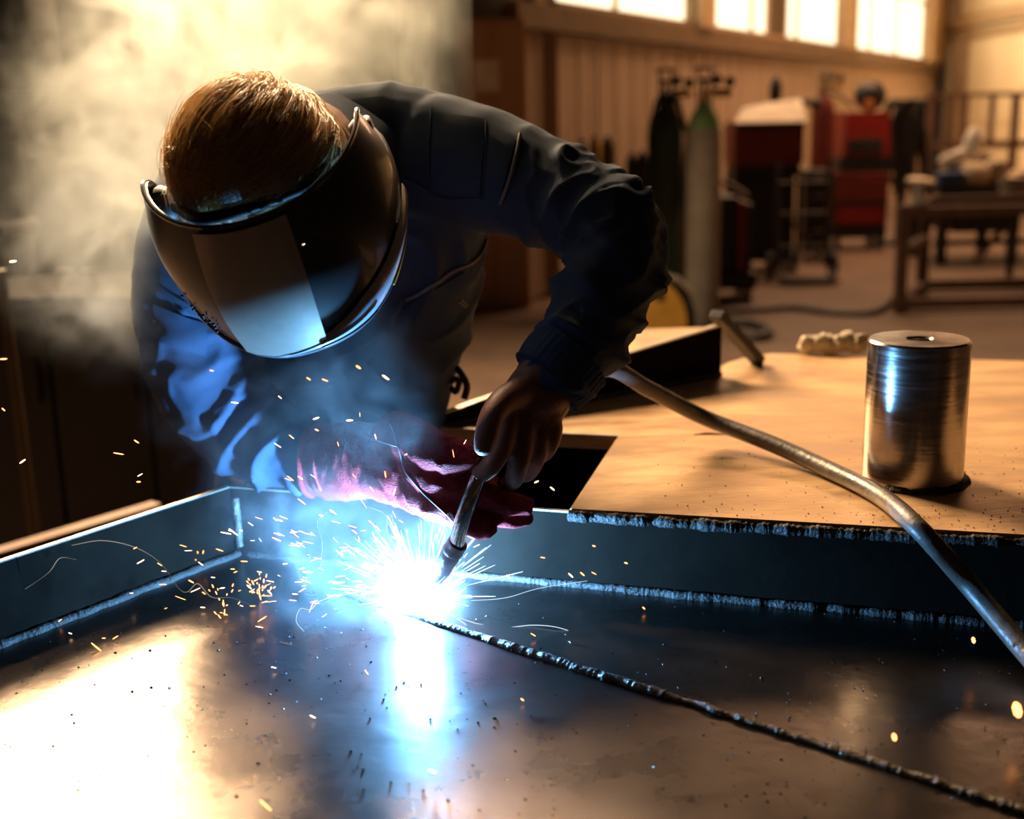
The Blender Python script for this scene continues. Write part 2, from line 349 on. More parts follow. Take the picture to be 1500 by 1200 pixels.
# small shelf stand carrying the canisters
y = 8.9; xs0, xs1 = X(838, y), X(955, y)
st = thing('shelf_stand', 'dark steel shelf stand behind the welder, mostly hidden by his shoulder and arm', 'shelf', ((xs0 + xs1) / 2, y, FZ))
zs = ZZ(275, y, 880)
MB().box(((xs0 + xs1) / 2, y, zs - .02), (xs1 - xs0, .34, .04), bev=.006).build('top', M_rust, st)
MB().box(((xs0 + xs1) / 2, y, FZ + .28), (xs1 - xs0 - .05, .32, .03), bev=.006).build('shelf', M_rust, st)
for sx in (xs0 + .03, xs1 - .03):
    for sy in (-.14, .14): MB().box((sx, y + sy, (FZ + zs - .04) / 2), (.035, .035, zs - .04 - FZ)).build('leg', M_rust, st)
canister(853, y, ZZ(204, y, 850), .045, M_cream, 'pale canister, left one of the group above the welder\'s raised arm', zs)
canister(872, y - .06, ZZ(199, y, 870), .042, M_brass, 'tan canister in the middle of the group above the welder\'s raised arm', zs)
canister(890, y + .05, ZZ(200, y, 890), .050, M_rust, 'brown canister, right one of the group above the welder\'s raised arm', zs)
canister(926, y, ZZ(223, y, 926), .045, M_black, 'black canister close to the green gas bottle, the shorter of the dark pair', zs)
canister(941, y - .1, ZZ(220, y, 941), .045, M_dark, 'dark grey canister touching the left side of the green gas bottle', zs)

# ---- welding machine under a pale lid
def wheels(t, x0, x1, y, r, m=M_black):
    for xx in (x0, x1):
        for yy in (-.18, .18):
            MB().lathe([(r * .5, -.025), (r, -.02), (r, .02), (r * .5, .025)], (xx, y + yy, FZ + r), (1, 0, 0), 16).build('wheel', m, t, True)
y = 11.0; xa, xb = X(1066, y), X(1166, y); zt = ZZ(178, y, 1110); zm = ZZ(241, y, 1110)
wm = thing('welding_machine', 'red welding machine with a pale open lid on a dark trolley', 'welding machine', ((xa + xb) / 2, y, FZ))
MB().box(((xa + xb) / 2, y, (zt + zm) / 2), (xb - xa, .5, zt - zm), bev=.02).build('body', M_dullred, wm)
MB().box(((xa + xb) / 2, y - .255, zm + (zt - zm) * .33), ((xb - xa) * .8, .02, (zt - zm) * .36), bev=.006).build('front_panel', M_dullred, wm)
MB().box(((xa + xb) / 2, y - .255, zt - .03), ((xb - xa) * .98, .025, .05), bev=.006).build('top_strip', M_black, wm)
zl = ZZ(148, y, 1120)
MB().hexa([Vector((xa + .02, y - .2, zt)), Vector((xb + .03, y - .2, zt)), Vector((xb + .03, y - .17, zt)), Vector((xa + .02, y - .17, zt))],
          [Vector((xa + .14, y + .12, zl - .05)), Vector((xb + .04, y + .12, zl + .02)), Vector((xb + .04, y + .15, zl + .02)), Vector((xa + .14, y + .15, zl - .05))]).build('lid', M_cream, wm)
MB().box(((xa + xb) / 2, y + .02, zm - .05), (xb - xa - .04, .46, .10), bev=.01).build('shelf', M_black, wm)
MB().box(((xa + xb) / 2, y + .05, (FZ + .14 + zm - .10) / 2), (xb - xa - .09, .42, zm - .10 - FZ - .14), bev=.02).build('cooler_box', M_black, wm)
for s in (-1, 1):
    for q in (-.2, .2): MB().box(((xa + xb) / 2 + s * (xb - xa) * .46, y + q, (FZ + .1 + zm - .1) / 2), (.035, .035, zm - .1 - FZ - .1)).build('leg', M_dark, wm)
MB().box(((xa + xb) / 2, y, FZ + .12), (xb - xa, .48, .04), bev=.008).build('base_plate', M_dark, wm)
wheels(wm, xa + .05, xb - .05, y, .09)
# ---- taller welding machine of two red boxes
y = 12.6; xa, xb = X(1222, y), X(1290, y)
w2 = thing('welding_machine', 'taller red welding machine of two stacked boxes with a mask on top', 'welding machine', ((xa + xb) / 2, y, FZ))
z1, z2, z3, z4, z5 = ZZ(164, y, 1255), ZZ(228, y, 1255), ZZ(250, y, 1255), ZZ(327, y, 1250), ZZ(345, y, 1250)
MB().hexa([Vector((xa, y - .25, z2)), Vector((xb, y - .25, z2)), Vector((xb, y + .25, z2)), Vector((xa, y + .25, z2))],
          [Vector((xa + .03, y - .2, z1)), Vector((xb - .01, y - .2, z1)), Vector((xb - .01, y + .25, z1)), Vector((xa + .03, y + .25, z1))]).build('wire_feeder', M_red, w2)
MB().box(((xa + xb) / 2 - .02, y - .255, z2 + .10), ((xb - xa) * .72, .02, .14), bev=.006).build('control_panel', M_dark, w2)
MB().box(((xa + xb) / 2, y, (z2 + z3) / 2), (xb - xa + .04, .5, z2 - z3), bev=.01).build('shelf', M_black, w2)
xc = X(1212, y)
MB().box(((xc + xb) / 2, y, (z3 + z4) / 2), (xb - xc, .52, z3 - z4), bev=.02).build('power_source', M_dullred, w2)
MB().box(((xc + xb) / 2, y - .265, z4 + (z3 - z4) * .42), ((xb - xc) * .94, .02, .035)).build('vent_strip', M_black, w2)
MB().box(((xc + xb) / 2, y - .265, z4 + (z3 - z4) * .20), ((xb - xc) * .8, .016, .16), bev=.006).build('lower_panel', M_red, w2)
MB().box(((xc + xb) / 2, y, (z4 + FZ + .12) / 2), (xb - xc, .52, max(.06, z4 - FZ - .12)), bev=.02).build('base', M_black, w2)
wheels(w2, xc + .06, xb - .05, y, .07)
xm, zm_ = X(1268, y), z1
mk = thing('spare_mask', 'dark welding mask lying on top of the taller red welding machine', 'mask', (xm, y, zm_))
MB().ball((xm, y, zm_ + .152), (.16, .15, .15), None, 18, 12).build('shell', M_black, mk, True)
MB().box((xm - .05, y - .148, zm_ + .075), (.09, .03, .08), Matrix.Rotation(R(-14), 3, 'Z'), bev=.01).build('lens', mat('amber_lens', (0.9, 0.35, 0.12), 0.15, 0.0, coat=1.0), mk)
MB().tube([(xm - .17, y + .02, zm_ + .06), (xm - .3, y + .02, zm_ + .16), (xm - .42, y + .04, zm_ + .2)], .014, 8).build('headband', M_black, mk, True)
# ---- low red unit behind the grey bottle
y = 9.3; xa, xb = X(988, y, 320), X(1106, y, 320)
w3 = thing('wire_feeder', 'low red and black power unit standing behind the grey gas bottle', 'power unit', ((xa + xb) / 2, y, FZ))
zt, zb = ZZ(278, y, 1030), ZZ(395, y, 1030)
MB().box((xa + .13, y, (zt + zb) / 2), (.26, .5, zt - zb), bev=.02).build('side_box', M_red, w3)
MB().box((xb - .27, y + .02, (zt + zb) / 2 - .02), (.22, .46, zt - zb - .04), bev=.02).build('front_panel', M_black, w3)
for k in range(4): MB().box((xb - .27, y - .215, zb + .12 + k * .11), (.16, .02, .03)).build('vent_slot', M_dark, w3)
MB().box((xb - .145, y, (zt + zb) / 2 - .03), (.05, .5, zt - zb - .08), bev=.012).build('red_edge', M_red, w3)
MB().box((xb - .09, y, (zt + zb) / 2 - .04), (.06, .46, zt - zb - .1), bev=.012).build('end_box', M_black, w3)
MB().box(((xa + xb) / 2, y, (zb + FZ + .1) / 2), (xb - xa - .04, .5, zb - FZ - .1), bev=.015).build('base', M_black, w3)
hd = [(xa + .05, y, zt - .01), (xa + .08, y, zt + .06), (xa + .3, y, zt + .08), (xb - .2, y, zt + .04), (xb - .06, y, zt - .05)]
MB().tube(hd, .018, 8).build('handle', M_grey, w3, True)
wheels(w3, xa + .08, xb - .08, y, .07)
# ---- hand truck
y = 10.2; xa, xb = X(1140, y), X(1215, y)
ht = thing('hand_truck', 'dark tubular hand truck with wheels in front of the red welding machines', 'hand truck', ((xa + xb) / 2, y, FZ))
for x_, dz in ((xa, 0), (xb, 0)):
    MB().tube([(x_, y - .25, FZ + .05), (x_, y - .05, FZ + .12), (x_, y, FZ + .5), (x_ + .02, y + .12, ZZ(235, y, 1180))], .02, 8).build('rail', M_dark, ht, True)
for zz in (.28, .55, .80): MB().tube([(xa, y + zz * .06, FZ + zz), (xb, y + zz * .06, FZ + zz)], .015, 8).build('crossbar', M_dark, ht, True)
MB().box(((xa + xb) / 2, y - .22, FZ + .04), (xb - xa + .04, .26, .015)).build('toe_plate', M_dark, ht)
MB().tube([(xb, y - .1, FZ + .1), (xa + .1, y - .05, FZ + .5)], .014, 8).build('brace', M_dark, ht, True)
for x_ in (xa - .05, xb + .05):
    MB().lathe([(.06, -.02), (.115, -.022), (.125, 0), (.115, .022), (.06, .02)], (x_, y + .02, FZ + .125), (1, 0, 0), 18).build('wheel', M_black, ht, True)
# ---- black tool chest between the machines
y = 11.7; xa, xb = X(1172, y), X(1212, y); zt = ZZ(248, y, 1190)
tch = thing('tool_chest', 'narrow black tool chest standing between the two red welding machines', 'tool chest', ((xa + xb) / 2, y, FZ))
MB().box(((xa + xb) / 2, y, (FZ + .08 + zt) / 2), (xb - xa, .36, zt - FZ - .08), bev=.012).build('body', M_black, tch)
for k in range(4):
    d = MB().box(((xa + xb) / 2, y - .19, FZ + .2 + k * (zt - FZ - .2) / 4 + .06), (xb - xa - .03, .02, (zt - FZ - .2) / 4 - .02), bev=.004).build('drawer', M_dark, tch)
    MB().box(((xa + xb) / 2, y - .21, FZ + .2 + k * (zt - FZ - .2) / 4 + .09), (.10, .02, .014)).build('handle', M_grey, d)
wheels(tch, xa + .04, xb - .04, y, .04)
# ---- lamp arm silhouette above the pale lid
y = 11.6; b = aty(1195, 152, y); e = aty(1130, 150, y); t_ = aty(1138, 112, y)
la = thing('clamp_arm', 'black jointed clamp arm sticking out left from the brownish red gas bottle', 'clamp arm', tuple(b))
MB().tube([b, (b + e) / 2 + Vector((0, 0, .02)), e], .026, 8).build('arm', M_black, la, True)
MB().lathe([(.03, 0), (.055, .04), (.06, .14), (.035, .21), (.01, .23)], e + Vector((.03, 0, 0)), (0.05, 0, 1), 14).build('head', M_black, la, True)
MB().lathe([(.04, -.04), (.05, -.02), (.05, .02), (.04, .04)], b, (1, 0, 0), 12).build('clamp', M_dark, la, True)
# ---- cables hung on a stand right of the taller machine
y = 12.9; xs = X(1317, y)
cs = thing('cable_stand', 'dark stand hung with loops of cable, right of the taller red welding machine', 'cable stand', (xs, y, FZ))
zt = ZZ(152, y, 1310)
MB().box((xs, y, (FZ + zt) / 2), (.06, .06, zt - FZ)).build('post', M_dark, cs)
MB().box((xs, y, FZ + .02), (.5, .4, .04), bev=.008).build('foot', M_dark, cs)
MB().tube([(xs - .12, y - .1, zt - .02), (xs + .12, y - .1, zt - .02)], .03, 8).build('hook_bar', M_dark, cs, True)
random.seed(7)
for k in range(9):
    cx_ = xs - .15 + .035 * k; wv = .10 + .04 * random.random(); hh = .75 + .45 * random.random()
    loop = [(cx_ + wv * .55 * math.sin(a) + .03 * math.sin(3 * a + k), y - .12 - .02 * (k % 3), zt - hh / 2 + hh / 2 * math.cos(a) + .03) for a in np.linspace(0, 2 * math.pi, 20)]
    MB().tube(loop, .026, 7, False).build('cable_loop', M_black, cs, True)
MB().tube([(xs + .16, y - .05, zt - .05), (xs + .30, y - .05, zt - .5), (xs + .34, y - .05, zt - 1.1), (xs + .25, y - .05, FZ + .03)], .02, 8).build('loose_hose', M_rubber, cs, True)
# ---- rack by the right wall
y = 15.2; xa = X(1352, y); xb = xa + 2.6; zt = ZZ(136, y, 1420)
rk = thing('pipe_rack', 'long dark steel rack with upright bars standing before the bright right wall', 'rack', ((xa + xb) / 2, y, FZ))
MB().box(((xa + xb) / 2, y, zt - .025), (xb - xa, .06, .05)).build('top_rail', M_rust, rk)
zm = ZZ(212, y, 1440)
MB().box(((xa + xb) / 2, y, zm), (xb - xa, .08, .09)).build('middle_rail', M_rust, rk)
MB().box(((xa + xb) / 2, y, FZ + .25), (xb - xa, .08, .08)).build('bottom_rail', M_rust, rk)
for px in (1356, 1382, 1405, 1444, 1478, 1512, 1550, 1600):
    x_ = X(px, y); thick = .09 if px in (1356, 1478) else .055
    MB().box((x_, y, (FZ + zt) / 2 if px in (1356, 1478, 1600) else (zm + zt) / 2), (thick, .06, (zt - FZ - .05) if px in (1356, 1478, 1600) else zt - zm - .09)).build('upright', M_rust, rk)
# ---- work bench at the right edge
y = 11.4; xa, xb = X(1352, y), X(1352, y) + 2.3; zt = ZZ(270, y, 1420)
bn = thing('work_bench', 'black work bench at the right, covered with tools and plastic items', 'bench', ((xa + xb) / 2, y, FZ))
MB().box(((xa + xb) / 2, y, zt - .03), (xb - xa, .9, .06), bev=.01).build('top', M_black, bn)
MB().box(((xa + xb) / 2, y - .40, zt - .16), (xb - xa - .1, .05, .20), bev=.01).build('apron', M_black, bn)
MB().box((xa + .45, y - .1, zt - .26), (.6, .6, .28), bev=.015).build('drawer_box', M_black, bn)
for sx in (xa + .06, X(1463, y), xb - .06):
    for sy in (-.36, .36): MB().box((sx, y + sy, (FZ + zt - .06) / 2), (.08, .08, zt - .06 - FZ)).build('leg', M_dark, bn)
MB().box(((xa + xb) / 2, y - .2, FZ + .18), (xb - xa - .1, .05, .05)).build('stretcher', M_dark, bn)
MB().tube([(xa + .3, y - .6, FZ + .06), (xa + .65, y - .2, FZ + .28), (xa + .8, y - .1, zt - .4)], .03, 8).build('brace', M_rust, bn, True)
def onbench(px): return X(px, y - .1, 260)
x_ = onbench(1412)
bt = thing('spray_bottle', 'white spray bottle lying tilted on a block on the black work bench', 'spray bottle', (x_, y - .1, zt))
zz0 = ZZ(236, y, 1412)
MB().tube(spline([(X(1372, y), y, zz0), (X(1390, y), y - .1, zz0 + .06), (X(1408, y), y - .1, zz0 + .08), (X(1420, y), y - .1, zz0 + .06)], 9), [.02, .034, .038, .044, .05, .055, .058, .056, .04], 12).build('body', M_white, bt, True)
MB().lathe([(.06, -.02), (.09, .04), (.085, .12), (.05, .20), (.015, .24)], (X(1413, y), y - .1, zz0 + .08), (.08, 0, 1), 16).build('cup', M_white, bt, True)
MB().box((X(1400, y), y - .1, (zt + zz0) / 2 - .01), (.22, .2, zz0 - zt - .01), bev=.015).build('block', M_black, bt)
def item(name, label, cat, mb, m): return tag(mb.build(name, m, None, True), label, cat)
item('blue_case', 'dark blue plastic case on the work bench below the white spray bottle', 'case', MB().box((onbench(1376), y - .38, zt + .07), (.24, .13, .14), bev=.03), M_blue)
item('cloth_bundle', 'pale cloth bundle draped at the left end of the work bench', 'cloth', MB().ball((onbench(1350) - .02, y - .16, zt + .045), (.14, .12, .04), Matrix.Rotation(R(8), 3, 'Y')), M_cream)
item('tub', 'cream tub lying on the work bench, left one of two', 'tub', MB().lathe([(.07, -.11), (.10, -.09), (.105, .05), (.085, .10), (.05, .12)], (onbench(1414), y - .34, zt + .11), (1, .1, .0), 18), M_cream)
item('tub', 'cream tub standing upright on the work bench beside the lying one', 'tub', MB().lathe([(.085, 0), (.09, .02), (.095, .2), (.10, .21), (.08, .23)], (onbench(1446), y - .3, zt), (0, 0, 1), 18), M_cream)
item('rag', 'reddish rag heaped on the work bench behind the cream tubs', 'rag', MB().ball((onbench(1452), y + .15, zt + .14), (.13, .1, .14)).ball((onbench(1460), y + .18, zt + .08), (.12, .1, .08)), M_rust)
item('sack', 'pale folded sack lying flat on the work bench, farthest to the edge', 'sack', MB().box((onbench(1492), y - .2, zt + .04), (.36, .3, .08), bev=.035).box((onbench(1500), y - .2, zt + .10), (.26, .24, .05), bev=.02), M_cream)
x_ = X(1486, 9.8); zb = ZZ(308, 9.8, 1480)
pt = thing('bucket', 'dented metal bucket on a stand in front of the work bench', 'bucket', (x_, 9.8, FZ))
MB().lathe([(.10, 0), (.11, .01), (.125, .24), (.13, .25), (.12, .25), (.105, .02)], (x_, 9.8, zb), n=22).build('body', M_grey, pt, True)
MB().lathe([(.16, zb - FZ - .03), (.17, zb - FZ - .02), (.16, zb - FZ)], (x_, 9.8, FZ), n=20).build('stand_top', M_black, pt, True)
MB().tube([(x_, 9.8, FZ + .02), (x_, 9.8, zb - .03)], .03, 10).build('stand_post', M_dark, pt, True)
MB().lathe([(.2, 0), (.19, .02), (.04, .03)], (x_, 9.8, FZ), n=20).build('stand_foot', M_dark, pt, True)
# ---- steel frame trestle
y = 8.45; y2 = 9.35; x0 = X(1321, y, 380); x2 = X(1352, y2, 380); x1 = x0 + 1.05; x3 = x2 + .98; zt = ZZ(300, y, 1330)
fr = thing('tube_trestle', 'rusty square tube frame standing on the floor at the right edge', 'frame', ((x0 + x1) / 2, (y + y2) / 2, FZ))
s = .075
def beam(name, a, b, w_=s, m_=M_rust, par=fr):
    a = Vector(a); b = Vector(b); d = b - a; q = d.to_track_quat('Z', 'Y').to_matrix()
    return MB().box((a + b) / 2, (w_, w_, d.length), q, bev=.006).build(name, m_, par)
for (xx, yy) in ((x0, y), (x1, y), (x2, y2), (x3, y2)): beam('post', (xx, yy, FZ), (xx, yy, zt))
for zz, nm in ((FZ + .06, 'bottom_rail'), (zt - .05, 'top_rail')):
    beam(nm, (x0 + s / 2, y, zz), (x1 - s / 2, y, zz)); beam(nm, (x2 + s / 2, y2, zz), (x3 - s / 2, y2, zz))
    beam(nm, (x0, y + s / 2, zz), (x2, y2 - s / 2, zz)); beam(nm, (x1, y + s / 2, zz), (x3, y2 - s / 2, zz))
beam('cross_bar', (x0 + .01, y + .04, FZ + .42), (x2, y2 - .04, FZ + .42), .06)
item('pipe_joint', 'small metal pipe fitting on the near corner of the rusty steel frame', 'fitting', MB().lathe([(.05, 0), (.055, .02), (.03, .05), (.028, .12), (.04, .13), (.03, .16)], (x0 + .1, y + .02, zt), n=14), M_grey)
# ---- yellow fan box
y = 7.3; xa, xb = X(956, y, 440), X(1006, y, 440); zb = FZ; ztp = ZZ(405, y, 980)
yf = thing('machine_cover', 'dusty yellow half round machine cover on the floor by the beam', 'machine', ((xa + xb) / 2, y, FZ))
def halfround(x0, x1, yy0, yy1, z0, z1):
    pts = [(x0, z0), (x1, z0)] + [(x0 + (x1 - x0) * math.cos(a), z0 + (z1 - z0) * (.35 + .65 * math.sin(a))) for a in np.linspace(0, math.pi / 2, 9)]
    return MB().hexa([Vector((p[0], yy0, p[1])) for p in pts], [Vector((p[0], yy1, p[1])) for p in pts])
halfround(xa - .05, xb, y - .02, y + .04, zb, ztp).build('yellow_cover', M_yellow, yf)
halfround(xa - .06, xb + .06, y + .04, y + .30, zb, ztp + .05).build('body', M_black, yf)
MB().tube([(xa - .05, y - .03, ztp + .02), (xb - .06, y - .03, ztp - .01), (xb + .05, y, ztp - .12)], .015, 8).build('rim', M_grey, yf, True)
MB().lathe([(.03, -.01), (.035, 0), (.02, .01)], (xa + .03, y - .03, ztp - .1), (0, -1, 0), 12).build('knob', M_dark, yf, True)
# ---- hoses on the floor
pts = [onz(1058, 462, FZ), onz(1110, 458, FZ), onz(1160, 455, FZ), onz(1220, 462, FZ), onz(1280, 462, FZ), onz(1306, 445, FZ), onz(1320, 425, FZ)]
item('floor_hose', 'thin dark hose lying across the concrete floor towards the rusty steel frame', 'hose', MB().tube([p[:2] + (FZ + .022,) for p in map(tuple, spline([tuple(q) for q in pts], 30))], .022, 8), M_black)
lp = [onz(1062, 478, FZ), onz(1100, 480, FZ), onz(1126, 492, FZ), onz(1112, 500, FZ), onz(1075, 496, FZ)]
item('cable_loop', 'short black loop of cable on the floor just beyond the steel plate', 'cable', MB().tube([p[:2] + (FZ + .03,) for p in map(tuple, spline([tuple(q) for q in lp], 24))], .03, 8), M_black)
# ---- far left: dark cabinet added to hide lit floor, pillar drill, trestle
y = 3.2; xa, xb = X(-70, y, 520), X(352, y, 520); zt = ZZ(446, y, 200)
tc_ = thing('tool_cabinet', 'dark steel tool cabinet in the gloom behind the left side of the tray', 'cabinet', ((xa + xb) / 2, y + .25, FZ))
MB().box(((xa + xb) / 2, y + .25, (FZ + .06 + zt) / 2), (xb - xa, .46, zt - FZ - .06), bev=.008).build('body', M_black, tc_)
MB().box(((xa + xb) / 2, y + .25, zt + .012), (xb - xa + .03, .5, .024), bev=.006).build('top', M_darktop, tc_)
MB().box(((xa + xb) / 2, y + .26, FZ + .03), (xb - xa - .06, .4, .06)).build('plinth', M_black, tc_)
for i in range(3):
    w_ = (xb - xa) / 3; d = MB().box((xa + w_ * (i + .5), y + .012, (FZ + .08 + zt) / 2), (w_ - .012, .02, zt - FZ - .12), bev=.004).build('door', M_black, tc_)
    MB().box((xa + w_ * (i + .86), y - .012, zt - .2), (.014, .03, .12), bev=.004).build('handle', M_dark, d)

y = 4.4; xa = X(-20, y, 80); xb = X(72, y, 80); zt, zb = ZZ(-30, y, 40), ZZ(138, y, 40)
pd = thing('pillar_drill', 'dark pillar drill with a rounded head in the smoke at the left edge', 'drill', (xa, y, FZ))
MB().box(((xa + xb) / 2 - .05, y, (zt + zb) / 2), (xb - xa + .1, .30, zt - zb), bev=.05).build('head', M_dark, pd, True)
xc = X(12, y, 250)
MB().tube([(xc, y, zb + .02), (xc, y, FZ + .02)], .055, 16).build('column', M_dark, pd, True)
MB().tube([(xc - .12, y - .1, zb + .02), (xc - .12, y - .1, zb - .16)], [.03, .02], 12).build('spindle', M_dark, pd, True)
MB().box((xc - .1, y - .12, ZZ(330, y, 0)), (.34, .34, .04), bev=.01).build('table', M_dark, pd)
MB().box((xc - .05, y, FZ + .03), (.44, .5, .06), bev=.02).build('foot', M_dark, pd)
MB().hexa([Vector((xc - .1, y - .06, zb - .08)), Vector((xc + .1, y - .06, zb - .08)), Vector((xc + .1, y + .06, zb - .08)), Vector((xc - .1, y + .06, zb - .08))],
          [Vector((xc - .14, y - .09, zb + .03)), Vector((xc + .17, y - .09, zb + .03)), Vector((xc + .17, y + .09, zb + .03)), Vector((xc - .14, y + .09, zb + .03))]).build('neck', M_dark, pd)
y = 4.1; z_ = ZZ(450, y, 150)
ts = thing('saw_trestle', 'dark trestle with a thick top beam standing in the gloom left of the welder', 'trestle', (X(150, y, 500), y, FZ))
xl, xr = X(70, y, 500), X(235, y, 500)
MB().box(((xl + xr) / 2, y, z_), (xr - xl, .10, .09), bev=.01).build('top_beam', M_black, ts)
for xx in (xl + .05, xr - .05):
    for q in (-1, 1): MB().tube([(xx, y + q * .03, z_ - .03), (xx, y + q * .24, FZ + .01)], .025, 8).build('leg', M_rust, ts, True)
    MB().tube([(xx, y - .16, FZ + .28), (xx, y + .16, FZ + .28)], .018, 8).build('stretcher', M_rust, ts, True)
y = 4.7
for k, (px, mm, lb) in enumerate(((98, M_dark, 'dark pipe leaning upright behind the trestle, left of the pair'), (133, M_dark, 'dark pipe leaning upright behind the trestle, nearer the welder'))):
    x_ = X(px, y, 440); zt = ZZ(395, y, px)
    item('standing_pipe', lb, 'pipe', MB().tube([(x_, y, FZ), (x_, y, zt)], .035, 12), mm)
M_dullyellow = mat('dull_yellow_paint', (0.10, 0.06, 0.014), 0.6)
x_ = X(14, 2.7, 450)
item('yellow_pole', 'dull yellow pole standing at the far left edge', 'pole', MB().tube([(x_, 2.7, FZ), (x_ - .01, 2.7, ZZ(395, 2.7, 14))], .012, 10), M_dullyellow)
# ================================================================ THE WELDED STEEL FRAME
def V3(p, z=None): p = Vector(p); return p if z is None else Vector((p.x, p.y, z))
TH = 0.088; TP = 0.097
cL = onz(345, 812, 0); a0 = onz(0, 945, 0); ld = (cL - a0).normalized()
r1 = onz(1500, 917, 0); rd = (r1 - cL).normalized()
Lf = cL - ld * 1.5; Rf = cL + rd * 1.7
frm = thing('welded_tray', 'big welded steel tray with upright sides and a plate deck, filling the foreground', 'tray', tuple(cL))
s1 = onz(690, 930, 0); s2 = onz(1500, 1190, 0); sd = (s2 - s1).normalized(); s0 = s1 - sd * .20; s3 = s1 + sd * 1.4
MB().prism([cL + rd * .18 + Vector((0, -.006, 0)), cL, Lf, Lf + Vector((1.2, -1.2, 0)), s3, s1, ], -.008, 0).build('base_sheet', M_steel, frm)
MB().prism([s1, s3, Rf + Vector((.5, -.9, 0)), Rf, cL + rd * .18 + Vector((0, -.006, 0))], -.008, -.001).build('base_sheet', M_steel, frm)
ln = Vector((-ld.y, ld.x, 0)); rn = Vector((-rd.y, rd.x, 0))     # away from the tray
if rn.y < 0: rn = -rn
if ln.x > 0: ln = -ln
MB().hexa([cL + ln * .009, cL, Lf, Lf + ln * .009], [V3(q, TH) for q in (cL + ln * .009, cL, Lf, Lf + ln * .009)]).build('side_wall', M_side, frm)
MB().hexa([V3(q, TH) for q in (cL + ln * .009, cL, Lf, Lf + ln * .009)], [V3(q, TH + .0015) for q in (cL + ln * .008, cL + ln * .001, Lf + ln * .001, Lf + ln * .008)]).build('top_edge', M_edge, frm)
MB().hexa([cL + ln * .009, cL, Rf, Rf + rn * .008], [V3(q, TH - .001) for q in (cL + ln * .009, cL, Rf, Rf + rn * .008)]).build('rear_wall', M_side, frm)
pFL = onz(835, 745, TP); pBL = onz(905, 640, TP); pS = onz(600, 626, TP)
e1 = cL + rd * (V3(pFL, 0) - cL).dot(rd)
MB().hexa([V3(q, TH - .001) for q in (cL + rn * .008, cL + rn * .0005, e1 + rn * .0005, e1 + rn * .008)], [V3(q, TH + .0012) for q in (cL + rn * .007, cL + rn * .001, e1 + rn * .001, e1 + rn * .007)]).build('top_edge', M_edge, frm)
pd_ = (onz(1500, 783, TP) - pFL).normalized(); pFR = pFL + pd_ * 1.1
bL = onz(640, 626, TP); bR = onz(1056, 548, TP); bd = (bR - bL).normalized()
back = [onz(1750, 533, TP), onz(1500, 525, TP), onz(1300, 520, TP), onz(1130, 514, TP), onz(1095, 519, TP), onz(1066, 528, TP), V3(bR) + Vector((0, .06, 0)), V3(bL) + Vector((-.02, .10, 0)), pS]
lap = [onz(q[0], q[1], TP) for q in ((1008, 637.5), (1080, 637.5), (1170, 644), (1264, 652), (1500, 671), (1750, 692))]
MB().prism([pBL, pFL, pFR] + lap[::-1], TH, TP).build('deck_plate', M_plate, frm)       # front plate, lapped over the rear one
gap = [onz(q[0], q[1], TP) for q in ((985, 640), (1008, 636), (1018, 631.5), (1034, 629), (1052, 630), (1068, 633), (1080, 637), (1100, 641))]
MB().prism([pS, V3(pBL) + Vector((0, -.004, 0))] + gap + [q + Vector((0, -.006, 0)) for q in lap[2:]] + back[:-1], TH - .004, TP - .0045).build('deck_plate', M_plate, frm)
MB().prism([V3(bR) + Vector((0, .062, 0)), onz(1047, 478, TP), onz(930, 481, TP), onz(872, 530, TP), V3(bL).lerp(V3(bR), .55) + Vector((-.01, .08, 0))], TH, TP - .002).build('deck_plate', M_plate, frm)
# opening edges, the light on them put into a paler colour
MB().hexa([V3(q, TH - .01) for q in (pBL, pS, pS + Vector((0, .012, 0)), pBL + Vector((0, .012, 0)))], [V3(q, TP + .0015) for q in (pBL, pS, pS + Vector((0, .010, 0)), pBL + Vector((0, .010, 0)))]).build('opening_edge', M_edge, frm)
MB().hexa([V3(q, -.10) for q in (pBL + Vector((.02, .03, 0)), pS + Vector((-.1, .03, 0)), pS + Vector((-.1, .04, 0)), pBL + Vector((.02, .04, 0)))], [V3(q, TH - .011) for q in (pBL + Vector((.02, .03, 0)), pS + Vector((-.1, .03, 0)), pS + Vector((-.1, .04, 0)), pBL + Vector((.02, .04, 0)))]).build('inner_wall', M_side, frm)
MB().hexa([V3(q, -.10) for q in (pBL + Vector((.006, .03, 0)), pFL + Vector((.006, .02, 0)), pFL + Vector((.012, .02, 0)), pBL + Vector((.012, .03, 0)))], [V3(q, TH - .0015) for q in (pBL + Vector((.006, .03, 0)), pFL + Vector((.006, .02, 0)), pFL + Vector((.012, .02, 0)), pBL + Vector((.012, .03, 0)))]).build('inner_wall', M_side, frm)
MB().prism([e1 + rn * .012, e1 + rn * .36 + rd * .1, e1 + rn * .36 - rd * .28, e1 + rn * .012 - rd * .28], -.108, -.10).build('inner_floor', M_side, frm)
hp = [onz(*q, -.09) for q in ((790, 712), (815, 716), (850, 722))]
